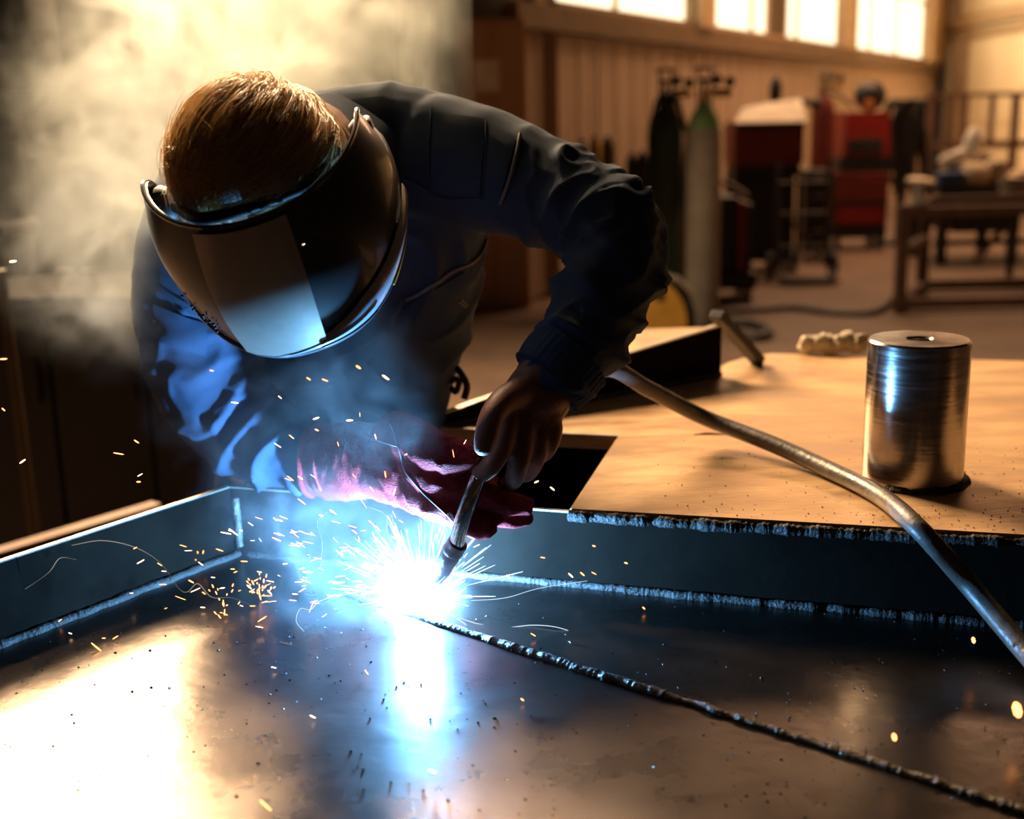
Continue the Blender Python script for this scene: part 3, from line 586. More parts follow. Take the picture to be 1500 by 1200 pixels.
# upright tapered web on the deck, its top edge coloured as if lit
bn_ = Vector((-bd.y, bd.x, 0))
def tap(z0f, z1f, w0, w1):
    n = 8; bot = []; top = []
    A = [bL + bd * (bR - bL).length * i / n for i in range(n + 1)]
    m = MB()
    for i in range(n):
        f0, f1 = i / n, (i + 1) / n
        h0, h1 = [.016 + .070 * (f ** .85) for f in (f0, f1)]
        m.hexa([V3(q, TP + z) for q, z in ((A[i] + bn_ * w0, h0 * z0f), (A[i + 1] + bn_ * w0, h1 * z0f), (A[i + 1] + bn_ * w1, h1 * z0f), (A[i] + bn_ * w1, h0 * z0f))],
               [V3(q, TP + z) for q, z in ((A[i] + bn_ * w0, h0 * z1f), (A[i + 1] + bn_ * w0, h1 * z1f), (A[i + 1] + bn_ * w1, h1 * z1f), (A[i] + bn_ * w1, h0 * z1f))])
    return m
MB().hexa([V3(q, TP - .005) for q in (bL, bR, bR + bn_ * .012, bL + bn_ * .012)], [V3(q, TP + .001) for q in (bL, bR, bR + bn_ * .012, bL + bn_ * .012)]).build('web_foot', M_side, frm)
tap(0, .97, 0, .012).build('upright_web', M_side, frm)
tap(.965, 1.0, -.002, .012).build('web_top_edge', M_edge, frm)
# weld beads: rippled half round seams
def bead(path, r, name='weld_bead', m=M_weld, par=None, step=.0022, seed=1.0, n=8, rag=.35):
    path = [Vector(p) for p in path]; pts = []
    for a, b in zip(path[:-1], path[1:]):
        k = max(2, int((b - a).length / step)); pts += [a.lerp(b, i / k) for i in range(k)]
    pts.append(path[-1]); rad = []
    for i, p in enumerate(pts):
        rad.append(r * (1 + .07 * math.sin(i * 2.2) + rag * .7 * noise.noise(p * 55 + Vector((seed, 0, 0))) + rag * .5 * noise.noise(p * 170 + Vector((seed, 3, 0)))))
    q = [p + Vector((noise.noise(p * 40 + Vector((0, seed, 0))), noise.noise(p * 40 + Vector((5, seed, 0))), 0)) * r * .6 for p in pts]
    return MB().tube(q, rad, n).build(name, m, par if par is not None else frm, True, 75)
fd_ = Vector((0, -1, 0))
bead([cL + Vector((.004, -.003, .001)), Lf + Vector((.003, -.002, .001))], .0058, seed=2)
bead([cL + rd * .02 + Vector((0, -.003, .001)), e1 + rd * .06 + Vector((0, -.003, .001))], .0048, seed=3)
bead([e1 + rd * .06 + Vector((0, -.006, .001)), Rf + Vector((0, -.004, .001))], .0055, seed=4)
bead([s1 + sd * .02, s1 + sd * .24], .0058, m=M_weldlit, seed=5); bead([s1 + sd * .235 + Vector((.002, .001, 0)), s1 + sd * .42], .0046, m=M_weldlit, seed=6); bead([s1 + sd * .41, s3], .0054, m=M_weldlit, seed=7)
bead([s0, s1 + sd * .02], .005, seed=15)
cc = cL + rd * .004 - ln * .004
bead([V3(cc, .012), V3(cc, TH - .012)], .0052, m=M_weldlit, seed=8, step=.003)
bead([V3(pFL + Vector((.0, -.002, 0)), TH + .001), V3(pFL + pd_ * .16 + Vector((0, -.003, 0)), TH), V3(pFR + Vector((0, -.003, 0)), TH)], .0066, seed=9, rag=.45)
bead([V3(bL, TP), V3(bR, TP)], .004, seed=10)

# ---------------------------------------------------------------- turned steel cylinder with a bore
cyb = onz(1335.5, 702, TP); rr = 0.0585
ht_ = aty(1344, 496, cyb.y).z - TP
cy = thing('steel_cylinder', 'shiny turned steel cylinder with a hole in its top, standing on the deck plate', 'cylinder', tuple(cyb))
prof = [(rr - .001, 0), (rr, .001), (rr, ht_ - .0025), (rr - .0025, ht_), (.0165, ht_), (.0145, ht_ - .002), (.0145, ht_ - .09), (.001, ht_ - .09)]
MB().lathe(prof, cyb, n=96).build('body', M_turned, cy, True, 30)
ring = [cyb + Vector((math.cos(a), math.sin(a), 0)) * (rr + .002) for a in np.linspace(-2.4, 0.35, 30)]
bead(ring, .0055, 'weld_bead', par=cy, seed=11)
bead([cyb + Vector((math.cos(a), math.sin(a), 0)) * (rr + .003) for a in np.linspace(2.9, 3.6, 8)], .004, 'weld_bead', M_edge, par=cy, seed=12)

# ---------------------------------------------------------------- flat bar, wad, angle bar
fa = aty(1050, 468, bR.y + .01); fb = onz(1104, 528, TP + .003)
d = fb - fa; q = d.to_track_quat('Z', 'Y').to_matrix()
tag(MB().box((fa + fb) / 2 + Vector((.004, 0, .004)), (.026, .016, d.length + .02), q, bev=.002).build('flat_bar', M_dark), 'flat dark steel bar leaning from the upright web end down to the deck plate', 'bar')
random.seed(11); m = MB(); wp_ = onz(1224, 517, TP - .004)
for k in range(13):
    f = k / 12 - .5
    m.ball(wp_ + Vector((f * .105, random.uniform(-.008, .014), .014 + random.uniform(-.004, .006))), (.017, .017, random.uniform(.014, .02)), Matrix.Rotation(random.uniform(0, 3), 3, 'Z'), 10, 7)
me = remesh(m, .004, 'insulation_wad', 2)
co = get_co(me); co += get_no(me) * (vnoise(co, 120, 2)[:, None] * .004); set_co(me, co)
wd = link('insulation_wad', me, M_wad); smooth_by_angle(me, 80)
tag(wd, 'crumpled pale wad of insulation lying at the far edge of the deck plate', 'wad')
g0, g1 = onz(-60, 818, -.26), onz(222, 734, -.26); gd = (g1 - g0).normalized(); gn = Vector((-gd.y, gd.x, 0))
ab = thing('angle_bar', 'steel angle bar lying low behind the tray side, its top catching orange light', 'angle bar', tuple(g0))
MB().hexa([g0 - Vector((0, 0, .004)), g1 - Vector((0, 0, .004)), g1 - gn * .035 - Vector((0, 0, .004)), g0 - gn * .035 - Vector((0, 0, .004))][::-1], [g0, g1, g1 - gn * .035, g0 - gn * .035][::-1]).build('top_leg', mat('scaled_steel', (0.13, 0.055, 0.02), 0.6, 0.2, vscale=20), ab)  # orange light on the top leg is put into its colour
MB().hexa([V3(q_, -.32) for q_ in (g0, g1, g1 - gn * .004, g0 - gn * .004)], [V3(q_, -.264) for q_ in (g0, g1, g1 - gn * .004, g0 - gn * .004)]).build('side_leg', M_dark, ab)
for f in (.15, .85):
    c_ = g0.lerp(g1, f); MB().box((c_.x, c_.y, (FZ - .32) / 2), (.09, .12, -.32 - FZ), bev=.008).build('support', M_rust, ab)
for px, py in ((60, 1100), (1380, 1040), (1440, 860), (300, 850)):
    c_ = onz(px, py, 0); MB().prism([(c_.x - .05, c_.y - .05), (c_.x + .05, c_.y - .05), (c_.x + .05, c_.y + .05), (c_.x - .05, c_.y + .05)], FZ, -.0085).build('leg', M_rust, frm)

# ---------------------------------------------------------------- welding cable over the deck
cp = [tuple(aty(815, 600, 1.44)), tuple(aty(885, 540, 1.52)), tuple(aty(950, 570, 1.56)), tuple(aty(1030, 611, 1.60)), tuple(onz(1130, 650, TP + .02)), tuple(onz(1205, 684, TP + .0115)), tuple(onz(1285, 724, TP + .0112)), tuple(onz(1345, 774, TP + .013)), tuple(aty(1420, 858, 1.175)), tuple(aty(1500, 952, 1.09)), tuple(aty(1570, 1030, 1.02)), (.62, .93, -.12), (.78, .80, -.50), (.95, .62, FZ + .012), (1.5, .3, FZ + .012), (2.1, .4, FZ + .012)]
cabp = spline(cp, 130)
tag(MB().tube(cabp, .0108, 14).build('welding_cable', M_rubber, None, True), 'brown black rubber welding cable curving over the deck plate past the steel cylinder', 'cable')

# ---------------------------------------------------------------- spatter and grit
def pebbles(name, spots, m, label, cat, flat=.7):
    mb = MB(); 
    for c, r in spots:
        q = Matrix.Rotation(random.uniform(0, 6), 3, 'Z')
        P = [Vector((r, 0, 0)), Vector((-.5 * r, .8 * r, 0)), Vector((-.5 * r, -.8 * r, 0)), Vector((0, 0, flat * r)), Vector((0, 0, -flat * r))]
        mb.add([c + q @ p for p in P], [(0, 1, 3), (1, 2, 3), (2, 0, 3), (1, 0, 4), (2, 1, 4), (0, 2, 4)])
    return tag(mb.build(name, m), label, cat, None, 'stuff')
random.seed(21); sp = []
for k in range(400):
    px = random.uniform(860, 1500); py = random.uniform(640, 790) if random.random() < .6 else random.gauss(770, 18)
    c = onz(px, py, TP)
    if (c - pFL).dot(Vector((-pd_.y, pd_.x, 0))) < .004 or (c.x < pBL.x + .03): continue
    sp.append((c + Vector((0, 0, .0006)), random.choice((.0005, .0006, .0008, .0011))))
pebbles('deck_spatter', sp, M_dark, 'tiny dark weld spatter balls scattered over the deck plate', 'spatter', 1.0)
sp = []
for k in range(620):
    px = random.uniform(-20, 1520); py = random.uniform(880, 1200)
    c = onz(px, py, 0)
    if (c - a0).dot(ln) > -.01 or (c - cL).dot(rn) > -.01: continue
    sp.append((c + Vector((0, 0, .0004)), random.choice((.0006, .0008, .0010, .0012, .0017)) * (1.4 if random.random() < .1 else 1)))
for (px, py) in ((105, 1047), (108, 1059), (78, 1093), (194, 1013), (222, 1007), (248, 1008), (390, 1078), (378, 1119), (320, 953), (220, 953)): sp.append((onz(px, py, .0005), .0024))
pebbles('tray_grit', sp, M_black, 'dark grit and slag crumbs scattered on the tray floor', 'grit', .6)
# ================================================================ THE WELDER
M_jacket = mat('navy_work_cloth', (0.058, 0.090, 0.158), 0.85, 0.0, vscale=14, bump=0.35, bscale=900, base2=(0.046, 0.071, 0.130), spec=0.25)
M_jacket2 = mat('navy_panel_cloth', (0.060, 0.092, 0.162), 0.85, 0.0, vscale=14, bump=0.35, bscale=900, base2=(0.048, 0.074, 0.134), spec=0.25)
M_pipe = mat('grey_piping', (0.30, 0.27, 0.26), 0.7, 0.0, vscale=60)
M_trouser = mat('dark_trouser_cloth', (0.016, 0.02, 0.035), 0.9, 0.0, vscale=14, bump=0.3, bscale=700, spec=0.2)
M_skin = mat('skin', (0.34, 0.155, 0.11), 0.5, 0.0, vscale=30, bump=0.18, bscale=420, base2=(0.27, 0.105, 0.075), spec=0.4)
M_nail = mat('nail', (0.52, 0.30, 0.23), 0.35, 0.0, vscale=20)
M_lip = mat('lips', (0.36, 0.12, 0.10), 0.5, 0.0)
M_eye = mat('eye', (0.75, 0.72, 0.68), 0.2, 0.0); M_iris = mat('iris', (0.08, 0.06, 0.05), 0.2, 0.0)
M_hair = mat('light_brown_hair', (1.0, 0.80, 0.52), 0.36, 0.0, vscale=60, base2=(0.80, 0.58, 0.34), spec=0.6)
M_glove = mat('red_suede', (0.36, 0.030, 0.035), 0.85, 0.0, vscale=70, bump=0.6, bscale=500, base2=(0.25, 0.020, 0.026), spec=0.2, detail=10)
M_seam = mat('glove_piping', (0.50, 0.40, 0.40), 0.7, 0.0)
M_boot = mat('boot_leather', (0.03, 0.024, 0.02), 0.5, 0.0)

def P(px, py, d): return aty(px, py, d)
RX, UY, BZ = RM @ Vector((1, 0, 0)), RM @ Vector((0, 1, 0)), RM @ Vector((0, 0, 1))
def limb(mb, pts, n=22, samples=26, flat=1.0):
    """pts: (px, py, distance, radius) along a limb"""
    Q = [tuple(P(a, b, d)) + (r,) for a, b, d, r in pts]
    S_ = spline(Q, samples); mb.tube([s[:3] for s in S_], [s[3] for s in S_], n)
    a, b = S_[0], S_[-1]
    mb.ball(a[:3], a[3] * .98, None, 16, 10); mb.ball(b[:3], b[3] * .98, None, 16, 10)
    return np.array(S_)
def oval(c, ax, bx, w_, h_, n=28, e=2.4):
    out = []
    for k in range(n):
        t = 2 * math.pi * k / n; ct, st_ = math.cos(t), math.sin(t)
        out.append(c + ax * (w_ * math.copysign(abs(ct) ** (2 / e), ct)) + bx * (h_ * math.copysign(abs(st_) ** (2 / e), st_)))
    return out
TORSO = [(500, 745, 1.80, .155, .105), (503, 690, 1.79, .150, .108), (508, 620, 1.775, .145, .11), (515, 540, 1.74, .150, .115), (520, 455, 1.70, .168, .12), (516, 370, 1.655, .178, .125), (508, 300, 1.62, .188, .12), (500, 235, 1.59, .178, .105), (492, 205, 1.575, .125, .075), (484, 186, 1.555, .075, .052)]
def torso(mb, grow=0.0):
    C_ = spline([tuple(P(a, b, d)) + (w_, h_) for a, b, d, w_, h_ in TORSO], 26); rings = []
    for i, c in enumerate(C_):
        t = Vector(C_[min(i + 1, 25)][:3]) - Vector(C_[max(i - 1, 0)][:3]); t.normalize()
        ax = (RX - t * RX.dot(t)).normalized(); bx = t.cross(ax)
        rings.append(oval(Vector(c[:3]), ax, bx, c[3] + grow, c[4] + grow))
    mb.loft(rings)
ARM_R = [(640, 235, 1.60, .085), (700, 246, 1.57, .077), (765, 268, 1.535, .070), (835, 296, 1.49, .064), (892, 330, 1.44, .061), (903, 385, 1.41, .060), (880, 445, 1.38, .057), (846, 510, 1.345, .0515), (818, 548, 1.328, .046)]
ARM_L = [(330, 275, 1.62, .082), (298, 345, 1.60, .080), (284, 420, 1.57, .078), (288, 500, 1.55, .074), (308, 568, 1.54, .070), (352, 624, 1.525, .065), (404, 656, 1.50, .059), (446, 672, 1.480, .048), (474, 676, 1.468, .034)]

who = thing('person', 'person in a navy work jacket bent over the tray, welding behind a tinted face shield', 'person', tuple(P(505, 745, 1.80)) [:2] + (FZ,))

# ---- body (one continuous figure under the clothes)
b = MB()
torso(b, -.016)
for A in (ARM_R, ARM_L): limb(b, [(x, y, d, r - .016) for x, y, d, r in A])
# head frame
HP, HR, HYAW = R(39.1), R(19.6), R(1.9)
def _tw(v):
    c, s_ = math.cos(HR), math.sin(HR); v = Vector((c * v[0] - s_ * v[1], s_ * v[0] + c * v[1], v[2])); return RX * v.x + UY * v.y + BZ * v.z
_u = Vector((0, math.cos(HP), math.sin(HP))); _f = Vector((0, -math.sin(HP), math.cos(HP))); _r = Vector((1, 0, 0))
_f2 = _f * math.cos(HYAW) - _r * math.sin(HYAW); _r2 = _r * math.cos(HYAW) + _f * math.sin(HYAW)
HU, HF, HX = _tw(_u), _tw(_f2), _tw(_r2)
HC = P(380, 243, 1.225); HS = .90
def H(x, f, u): return HC + (HX * x + HF * f + HU * u) * HS
def hball(mb, c, r, *a): return mb.ball(c, tuple(q * HS for q in r) if hasattr(r, '__len__') else r * HS, *a)
HM = Matrix((HX, HF, HU)).transposed()
hball(b, H(.004, .018, .010), (.071, .088, .074), HM, 24, 16)           # skull
hball(b, H(0, .028, -.045), (.060, .068, .085), HM, 22, 16)           # face
hball(b, H(0, .055, -.112), (.030, .026, .024), HM, 14, 10)           # chin
for s_ in (-1, 1):
    hball(b, H(s_ * .040, .055, -.045), (.024, .026, .026), HM, 12, 8)  # cheek
    hball(b, H(s_ * .030, .085, .012), (.026, .012, .010), HM, 12, 8)   # brow
    hball(b, H(s_ * .081, -.008, -.022), (.009, .020, .031), HM, 12, 10)  # ear
    hball(b, H(s_ * .084, -.014, -.010), (.010, .014, .018), HM, 10, 8)
b.tube([H(0, .088, .005), H(0, .104, -.022), H(0, .112, -.038), H(0, .09, -.044)], [.009, .011, .0125, .009], 12)  # nose
for s_ in (-1, 1): hball(b, H(s_ * .012, .098, -.040), .009, None, 10, 8)
hball(b, H(0, .090, -.070), (.023, .010, .006), HM, 12, 8); hball(b, H(0, .089, -.080), (.020, .010, .007), HM, 12, 8)  # lips
# neck: from the skull base back into the shoulders
nk = spline([tuple(H(0, -.035, -.03)) + (.052,), tuple(H(0, -.075, -.09)) + (.052,), tuple(P(452, 215, 1.43)) + (.052,), tuple(P(478, 250, 1.56)) + (.06,)], 12)
b.tube([q[:3] for q in nk], [q[3] for q in nk], 18)
# legs
hip = P(505, 700, 1.79); feet = []
for s_ in (-1, 1):
    hx = hip.x + s_ * .085
    L_ = [(hx, 1.80, -.02, .090), (hx + s_ * .03, 1.83, -.25, .076), (hx + s_ * .045, 1.82, -.43, .058), (hx + s_ * .05, 1.87, -.62, .052), (hx + s_ * .05, 1.90, -.79, .040)]
    s2_ = spline(L_, 18); b.tube([q[:3] for q in s2_], [q[3] for q in s2_], 18); feet.append(Vector((hx + s_ * .05, 1.90, FZ)))
    b.ball((hx + s_ * .05, 1.85, FZ + .05), (.042, .11, .035), None, 14, 10)
# bare hand on the torch (image right)
def chain(mb, pts, n=14, m=14):
    S_ = spline([tuple(P(a, c_, d)) + (r,) for a, c_, d, r in pts], m); mb.tube([q[:3] for q in S_], [q[3] for q in S_], n); mb.ball(S_[-1][:3], S_[-1][3] * .99, None, 12, 8); return S_
HANDP = [
    [(812, 548, 1.3220, .031), (795, 575, 1.3120, .029), (778, 602, 1.3020, .024), (762, 620, 1.2940, .017)],
    [(812, 548, 1.3220, .031), (806, 580, 1.3140, .027), (800, 606, 1.3060, .020), (795, 622, 1.3000, .015)],
    [(800, 550, 1.3180, .029), (772, 575, 1.3060, .026), (752, 598, 1.2960, .020), (744, 616, 1.2900, .015)]]
for q in HANDP: chain(b, q)
b.ball(P(782, 590, 1.3020), (.036, .017, .030), RM, 16, 10)
FING = {'index': [(746, 612, 1.288, .0140), (739, 640, 1.263, .0132), (731, 663, 1.250, .0125), (717, 684, 1.246, .0115), (704, 694, 1.250, .0105)],
        'middle': [(768, 622, 1.292, .0138), (765, 652, 1.272, .0128), (759, 680, 1.268, .0120), (753, 701, 1.278, .0110), (745, 708, 1.294, .0098)],
        'ring': [(790, 628, 1.298, .0130), (788, 655, 1.286, .0120), (781, 680, 1.288, .0110), (771, 694, 1.302, .0100), (760, 694, 1.316, .0092)],
        'little': [(810, 622, 1.304, .0120), (807, 645, 1.296, .0108), (798, 663, 1.300, .0098), (786, 670, 1.312, .0088), (776, 668, 1.324, .0082)],
        'thumb': [(776, 572, 1.298, .0185), (743, 584, 1.264, .0160), (723, 605, 1.238, .0136), (714, 631, 1.224, .0130), (708, 654, 1.221, .0108)]}
for k, q in FING.items(): chain(b, q)
me = remesh(b, .0032, 'body', 1)
link('body', me, M_skin, who); smooth_by_angle(me, 80)
for nm, c_, n_ in (('thumb', (711, 655, 1.2245), 0), ('index', (702, 692, 1.236), 1)):
    pass
def nail(c0, along, out, w_, l_):
    along = along.normalized(); out = (out - along * out.dot(along)).normalized(); side = along.cross(out)
    rings = []
    for i in range(5):
        t = i / 4 - .5; ww = w_ * math.sqrt(max(.12, 1 - (2 * t) ** 4))
        rings.append([c0 + along * (l_ * t) + side * (ww * math.sin(a)) + out * (ww * (math.cos(a) - 1) * .8) for a in np.linspace(-1.1, 1.1, 7)] + [c0 + along * (l_ * t) + side * (ww * .8 * math.sin(a)) - out * .004 for a in np.linspace(1.1, -1.1, 7)])
    MB().loft(rings).build('nail', M_nail, who, True)
nail(P(707.5, 652, 1.2128), P(708, 662, 1.221) - P(714, 636, 1.222), BZ - RX * .1, .0074, .0125)
nail(P(700.5, 692, 1.2425), P(701, 700, 1.250) - P(712, 684, 1.246), BZ - RX * .55 + UY * .1, .0072, .0110)
# eyes
for s_ in (-1, 1):
    e_ = hball(MB(), H(s_ * .031, .076, -.004), .0125, None, 14, 10).build('eyeball', M_eye, who, True)
    hball(MB(), H(s_ * .031, .0855, -.006), (.006, .0042, .006), HM, 10, 8).build('iris', M_iris, e_, True)

# ---- jacket: one closed surface with folds
j = MB(); torso(j, 0)
AR = limb(j, ARM_R); AL = limb(j, ARM_L)
limb(j, [(484, 194, 1.56, .058), (560, 196, 1.60, .064), (640, 220, 1.61, .072), (690, 240, 1.58, .074)])    # shoulder line, image right
limb(j, [(470, 196, 1.56, .056), (400, 222, 1.61, .064), (340, 260, 1.63, .074)])
me = remesh(j, .0042, 'jacket', 4)
co = get_co(me); no = get_no(me)
def arm_coord(A, co):
    C_ = A[:, :3]; D = np.linalg.norm(co[:, None, :] - C_[None], axis=2); k = D.argmin(1); s_ = np.concatenate([[0], np.cumsum(np.linalg.norm(np.diff(C_, axis=0), axis=1))])
    T = np.gradient(C_, axis=0); T /= np.linalg.norm(T, axis=1)[:, None]
    rel = co - C_[k]; ss = s_[k] + (rel * T[k]).sum(1); ref = np.array(BZ)
    a = ref[None] - T * (T @ ref)[:, None]; a /= np.linalg.norm(a, axis=1)[:, None]; bb = np.cross(T, a)
    th = np.arctan2((rel * bb[k]).sum(1), (rel * a[k]).sum(1)); d = D.min(1) / A[k, 3]
    return ss, th, d, s_[-1]
def sm(x, a, b_): t = np.clip((x - a) / (b_ - a), 0, 1); return t * t * (3 - 2 * t)
disp = np.zeros(len(co))
nz = vnoise(co, 9, 1.0); nz2 = vnoise(co, 22, 4.0)
ridge = lambda x: (1 - np.abs(np.sin(x))) ** 1.4
fr_ = {}
for nm, A, ph, f0, tw_ in (('L', AL, .3, 62, 1.1), ('R', AR, 1.2, 55, -.9)):
    ss, th, d, tot = arm_coord(A, co); u_ = ss / tot; inside = 1 - sm(d, 1.15, 1.5)
    wgt = inside * sm(u_, .18, .45)
    amp = .0065 + .0085 * sm(u_, .45, .95) if nm == 'L' else .0080 + .0050 * sm(u_, .45, .8)
    disp += wgt * amp * (ridge(ss * f0 * .8 + tw_ * th + 4.2 * nz + ph) - .45) * (.55 + .9 * np.clip(nz2 + .35, 0, 1))
    disp += wgt * (.0045 if nm == 'L' else .006) * (ridge(ss * 38 - 1.7 * th + 3 * nz2) - .4)
    fr_[nm] = (ss, th, d, u_)
# body drape: long folds that run from the shoulders to the chest
torw = 1 - np.maximum(1 - sm(fr_['L'][2], 1.0, 1.5), 1 - sm(fr_['R'][2], 1.0, 1.5))
disp += torw * .0085 * (ridge(co[:, 0] * 34 + co[:, 2] * 20 + 4 * nz) - .45)
disp += .0022 * nz2
co += no * np.clip(disp, -.016, .014)[:, None]; set_co(me, co); relax(me, 1, .4)
jk = link('jacket', me, M_jacket, who); smooth_by_angle(me, 85)
jco = get_co(me) + np.array(OFF[jk])

# surface-following trims of the jacket: find the front surface of the jacket along a photo line
from mathutils.bvhtree import BVHTree
bm = bmesh.new(); bm.from_mesh(me); bm.transform(Matrix.Translation(OFF[jk])); JT = BVHTree.FromBMesh(bm); bm.free()
def onjacket(px, py, out=.002):
    d = ray(px, py).normalized(); h = JT.ray_cast(CAM, d)
    if h[0] is None:
        h = JT.find_nearest(aty(px, py, 1.5))
    return h[0] + h[1] * out if h[1].dot(d) < 0 else h[0] - h[1] * out
def piping(line, name='piping', r=.0022, m=M_pipe, n=34, par=None):
    pts = [onjacket(*q) for q in spline(line, n)]
    for _ in range(2): pts = [pts[0]] + [(pts[i - 1] + pts[i] * 2 + pts[i + 1]) / 4 for i in range(1, len(pts) - 1)] + [pts[-1]]
    return MB().tube(pts, r, 6).build(name, m, par or jk, True)
piping([(762, 198), (757, 225), (748, 262), (734, 298)])
piping([(586, 440), (614, 430), (640, 412), (662, 396), (690, 385), (706, 368), (712, 350)])
piping([(590, 262), (612, 272), (650, 290), (706, 290)], r=.0014, m=M_jacket2); piping([(632, 160), (630, 205), (628, 285)], r=.0016, m=M_jacket2); piping([(712, 178), (712, 235), (708, 290)], r=.0016, m=M_jacket2)
def patch(name, outline, m, thick=.004, par=None, grid=9):
    """a sewn-on piece of cloth following the jacket: outline of four photo corners (tl, tr, br, bl)"""
    tl, tr, br, bl = [np.array(q, float) for q in outline]; n = grid; A = []; B = []
    for i in range(n):
        for k in range(n):
            u, v = k / (n - 1), i / (n - 1); q = (tl * (1 - u) + tr * u) * (1 - v) + (bl * (1 - u) + br * u) * v
            edge = min(u, 1 - u, v, 1 - v) < 1e-6
            A.append(onjacket(q[0], q[1], thick if not edge else thick * .6)); B.append(onjacket(q[0], q[1], -.003))
    for _ in range(2):
        for arr in (A, B):
            c_ = [Vector(a) for a in arr]
            for i in range(1, n - 1):
                for k in range(1, n - 1): arr[i * n + k] = (c_[i * n + k] * 2 + c_[i * n + k - 1] + c_[i * n + k + 1] + c_[(i - 1) * n + k] + c_[(i + 1) * n + k]) / 6
    fs = [(i * n + k, i * n + k + 1, (i + 1) * n + k + 1, (i + 1) * n + k) for i in range(n - 1) for k in range(n - 1)]
    N_ = n * n; fs2 = [tuple(x + N_ for x in f[::-1]) for f in fs]
    per = [k for k in range(n)] + [i * n + n - 1 for i in range(1, n)] + [(n - 1) * n + k for k in range(n - 2, -1, -1)] + [i * n for i in range(n - 2, 0, -1)]
    sd_ = [(per[i], per[(i + 1) % len(per)], per[(i + 1) % len(per)] + N_, per[i] + N_) for i in range(len(per))]
    return MB().add(A + B, fs + fs2 + sd_).build(name, m, par or jk, True, 50)
patch('shoulder_panel', ((634, 166), (712, 176), (704, 288), (630, 284)), M_jacket2)
patch('sleeve_panel', ((716, 182), (756, 206), (733, 292), (710, 288)), M_jacket2)
patch('chest_pocket', ((588, 452), (690, 392), (668, 470), (600, 520)), M_jacket2, .003)
pk = patch('pocket_flap', ((226, 446), (304, 476), (300, 522), (236, 500)), M_jacket2, .006)
piping([(226, 470), (262, 482), (303, 484)], 'stitching', .0012, M_pipe); 
patch('shoulder_seam', ((206, 400), (312, 470), (308, 478), (204, 410)), M_jacket2, .003)
# collar: a band wrapping the neck below the shield, with its loose tip
def sheet(rows, thick, name, m, par):
    """rows: grid of world points; gives it a thickness"""
    n, k = len(rows), len(rows[0]); nr = []
    for i in range(n):
        r_ = []
        for q in range(k):
            du = rows[i][min(q + 1, k - 1)] - rows[i][max(q - 1, 0)]; dv = rows[min(i + 1, n - 1)][q] - rows[max(i - 1, 0)][q]
            r_.append(du.cross(dv).normalized())
        nr.append(r_)
    A = [p_ for r_ in rows for p_ in r_]; B = [rows[i][q] + nr[i][q] * thick for i in range(n) for q in range(k)]
    fs = [(i * k + q, i * k + q + 1, (i + 1) * k + q + 1, (i + 1) * k + q) for i in range(n - 1) for q in range(k - 1)]
    N_ = n * k; per = list(range(k)) + [i * k + k - 1 for i in range(1, n)] + [(n - 1) * k + q for q in range(k - 2, -1, -1)] + [i * k for i in range(n - 2, 0, -1)]
    return MB().add(A + B, fs + [tuple(x + N_ for x in f[::-1]) for f in fs] + [(per[i], per[(i + 1) % len(per)], per[(i + 1) % len(per)] + N_, per[i] + N_) for i in range(len(per))]).build(name, m, par, True, 50)
up = spline([(396, 512, 1.46), (412, 520, 1.435), (450, 525, 1.42), (510, 512, 1.43), (560, 480, 1.46), (590, 430, 1.50)], 22)
lo = spline([(392, 540, 1.45), (402, 552, 1.42), (420, 562, 1.40), (470, 560, 1.40), (520, 530, 1.42), (556, 496, 1.46)], 22)
def laid(px, py, t): return onjacket(px, py, .010 + .010 * math.sin(math.pi * t))
def settle(rows, it=3):
    for _ in range(it):
        old = [list(r_) for r_ in rows]
        for i in range(len(rows)):
            for q in range(1, len(rows[0]) - 1): rows[i][q] = (old[i][q] * 2 + old[i][q - 1] + old[i][q + 1]) / 4
    return rows
rows = settle([[laid(u[0] * (1 - t) + l_[0] * t, u[1] * (1 - t) + l_[1] * t, t) for u, l_ in zip(up, lo)] for t in np.linspace(0, 1, 6)])
sheet(rows, -.005, 'collar', M_jacket2, jk)
tp = spline([(392, 545), (430, 562), (492, 542)], 9); bt_ = spline([(430, 572), (450, 588), (472, 585)], 9)
rows = settle([[onjacket(u[0] * (1 - t) + l_[0] * t, u[1] * (1 - t) + l_[1] * t, .008 + .012 * t) for u, l_ in zip(tp, bt_)] for t in np.linspace(0, 1, 5)])
sheet(rows, -.005, 'collar_tip', M_jacket2, jk)
c0_, c1_ = H(0, -.10, -.12), P(486, 222, 1.525); ax_ = (c1_ - c0_).normalized(); u_ = (RX - ax_ * RX.dot(ax_)).normalized(); v_ = ax_.cross(u_); rings = []
for i in range(9):
    t = i / 8; r0 = .062 + .014 * t; c = c0_.lerp(c1_, t * .8 + .2)
    rings.append([c + (u_ * math.cos(a) * 1.05 + v_ * math.sin(a) * .92) * (r0 + .003 * math.sin(5 * a + 3 * t)) for a in np.linspace(0, 2 * math.pi, 41)[:-1]])
rin = [[c0_.lerp(c1_, .22) + (u_ * math.cos(a) * 1.05 + v_ * math.sin(a) * .92) * .062 for a in np.linspace(0, 2 * math.pi, 41)[:-1]], [c0_.lerp(c1_, .9) + (u_ * math.cos(a) + v_ * math.sin(a)) * .058 for a in np.linspace(0, 2 * math.pi, 41)[:-1]]]
MB().loft(rin[::-1] + rings, False).build('stand_collar', M_jacket, jk, True, 60)
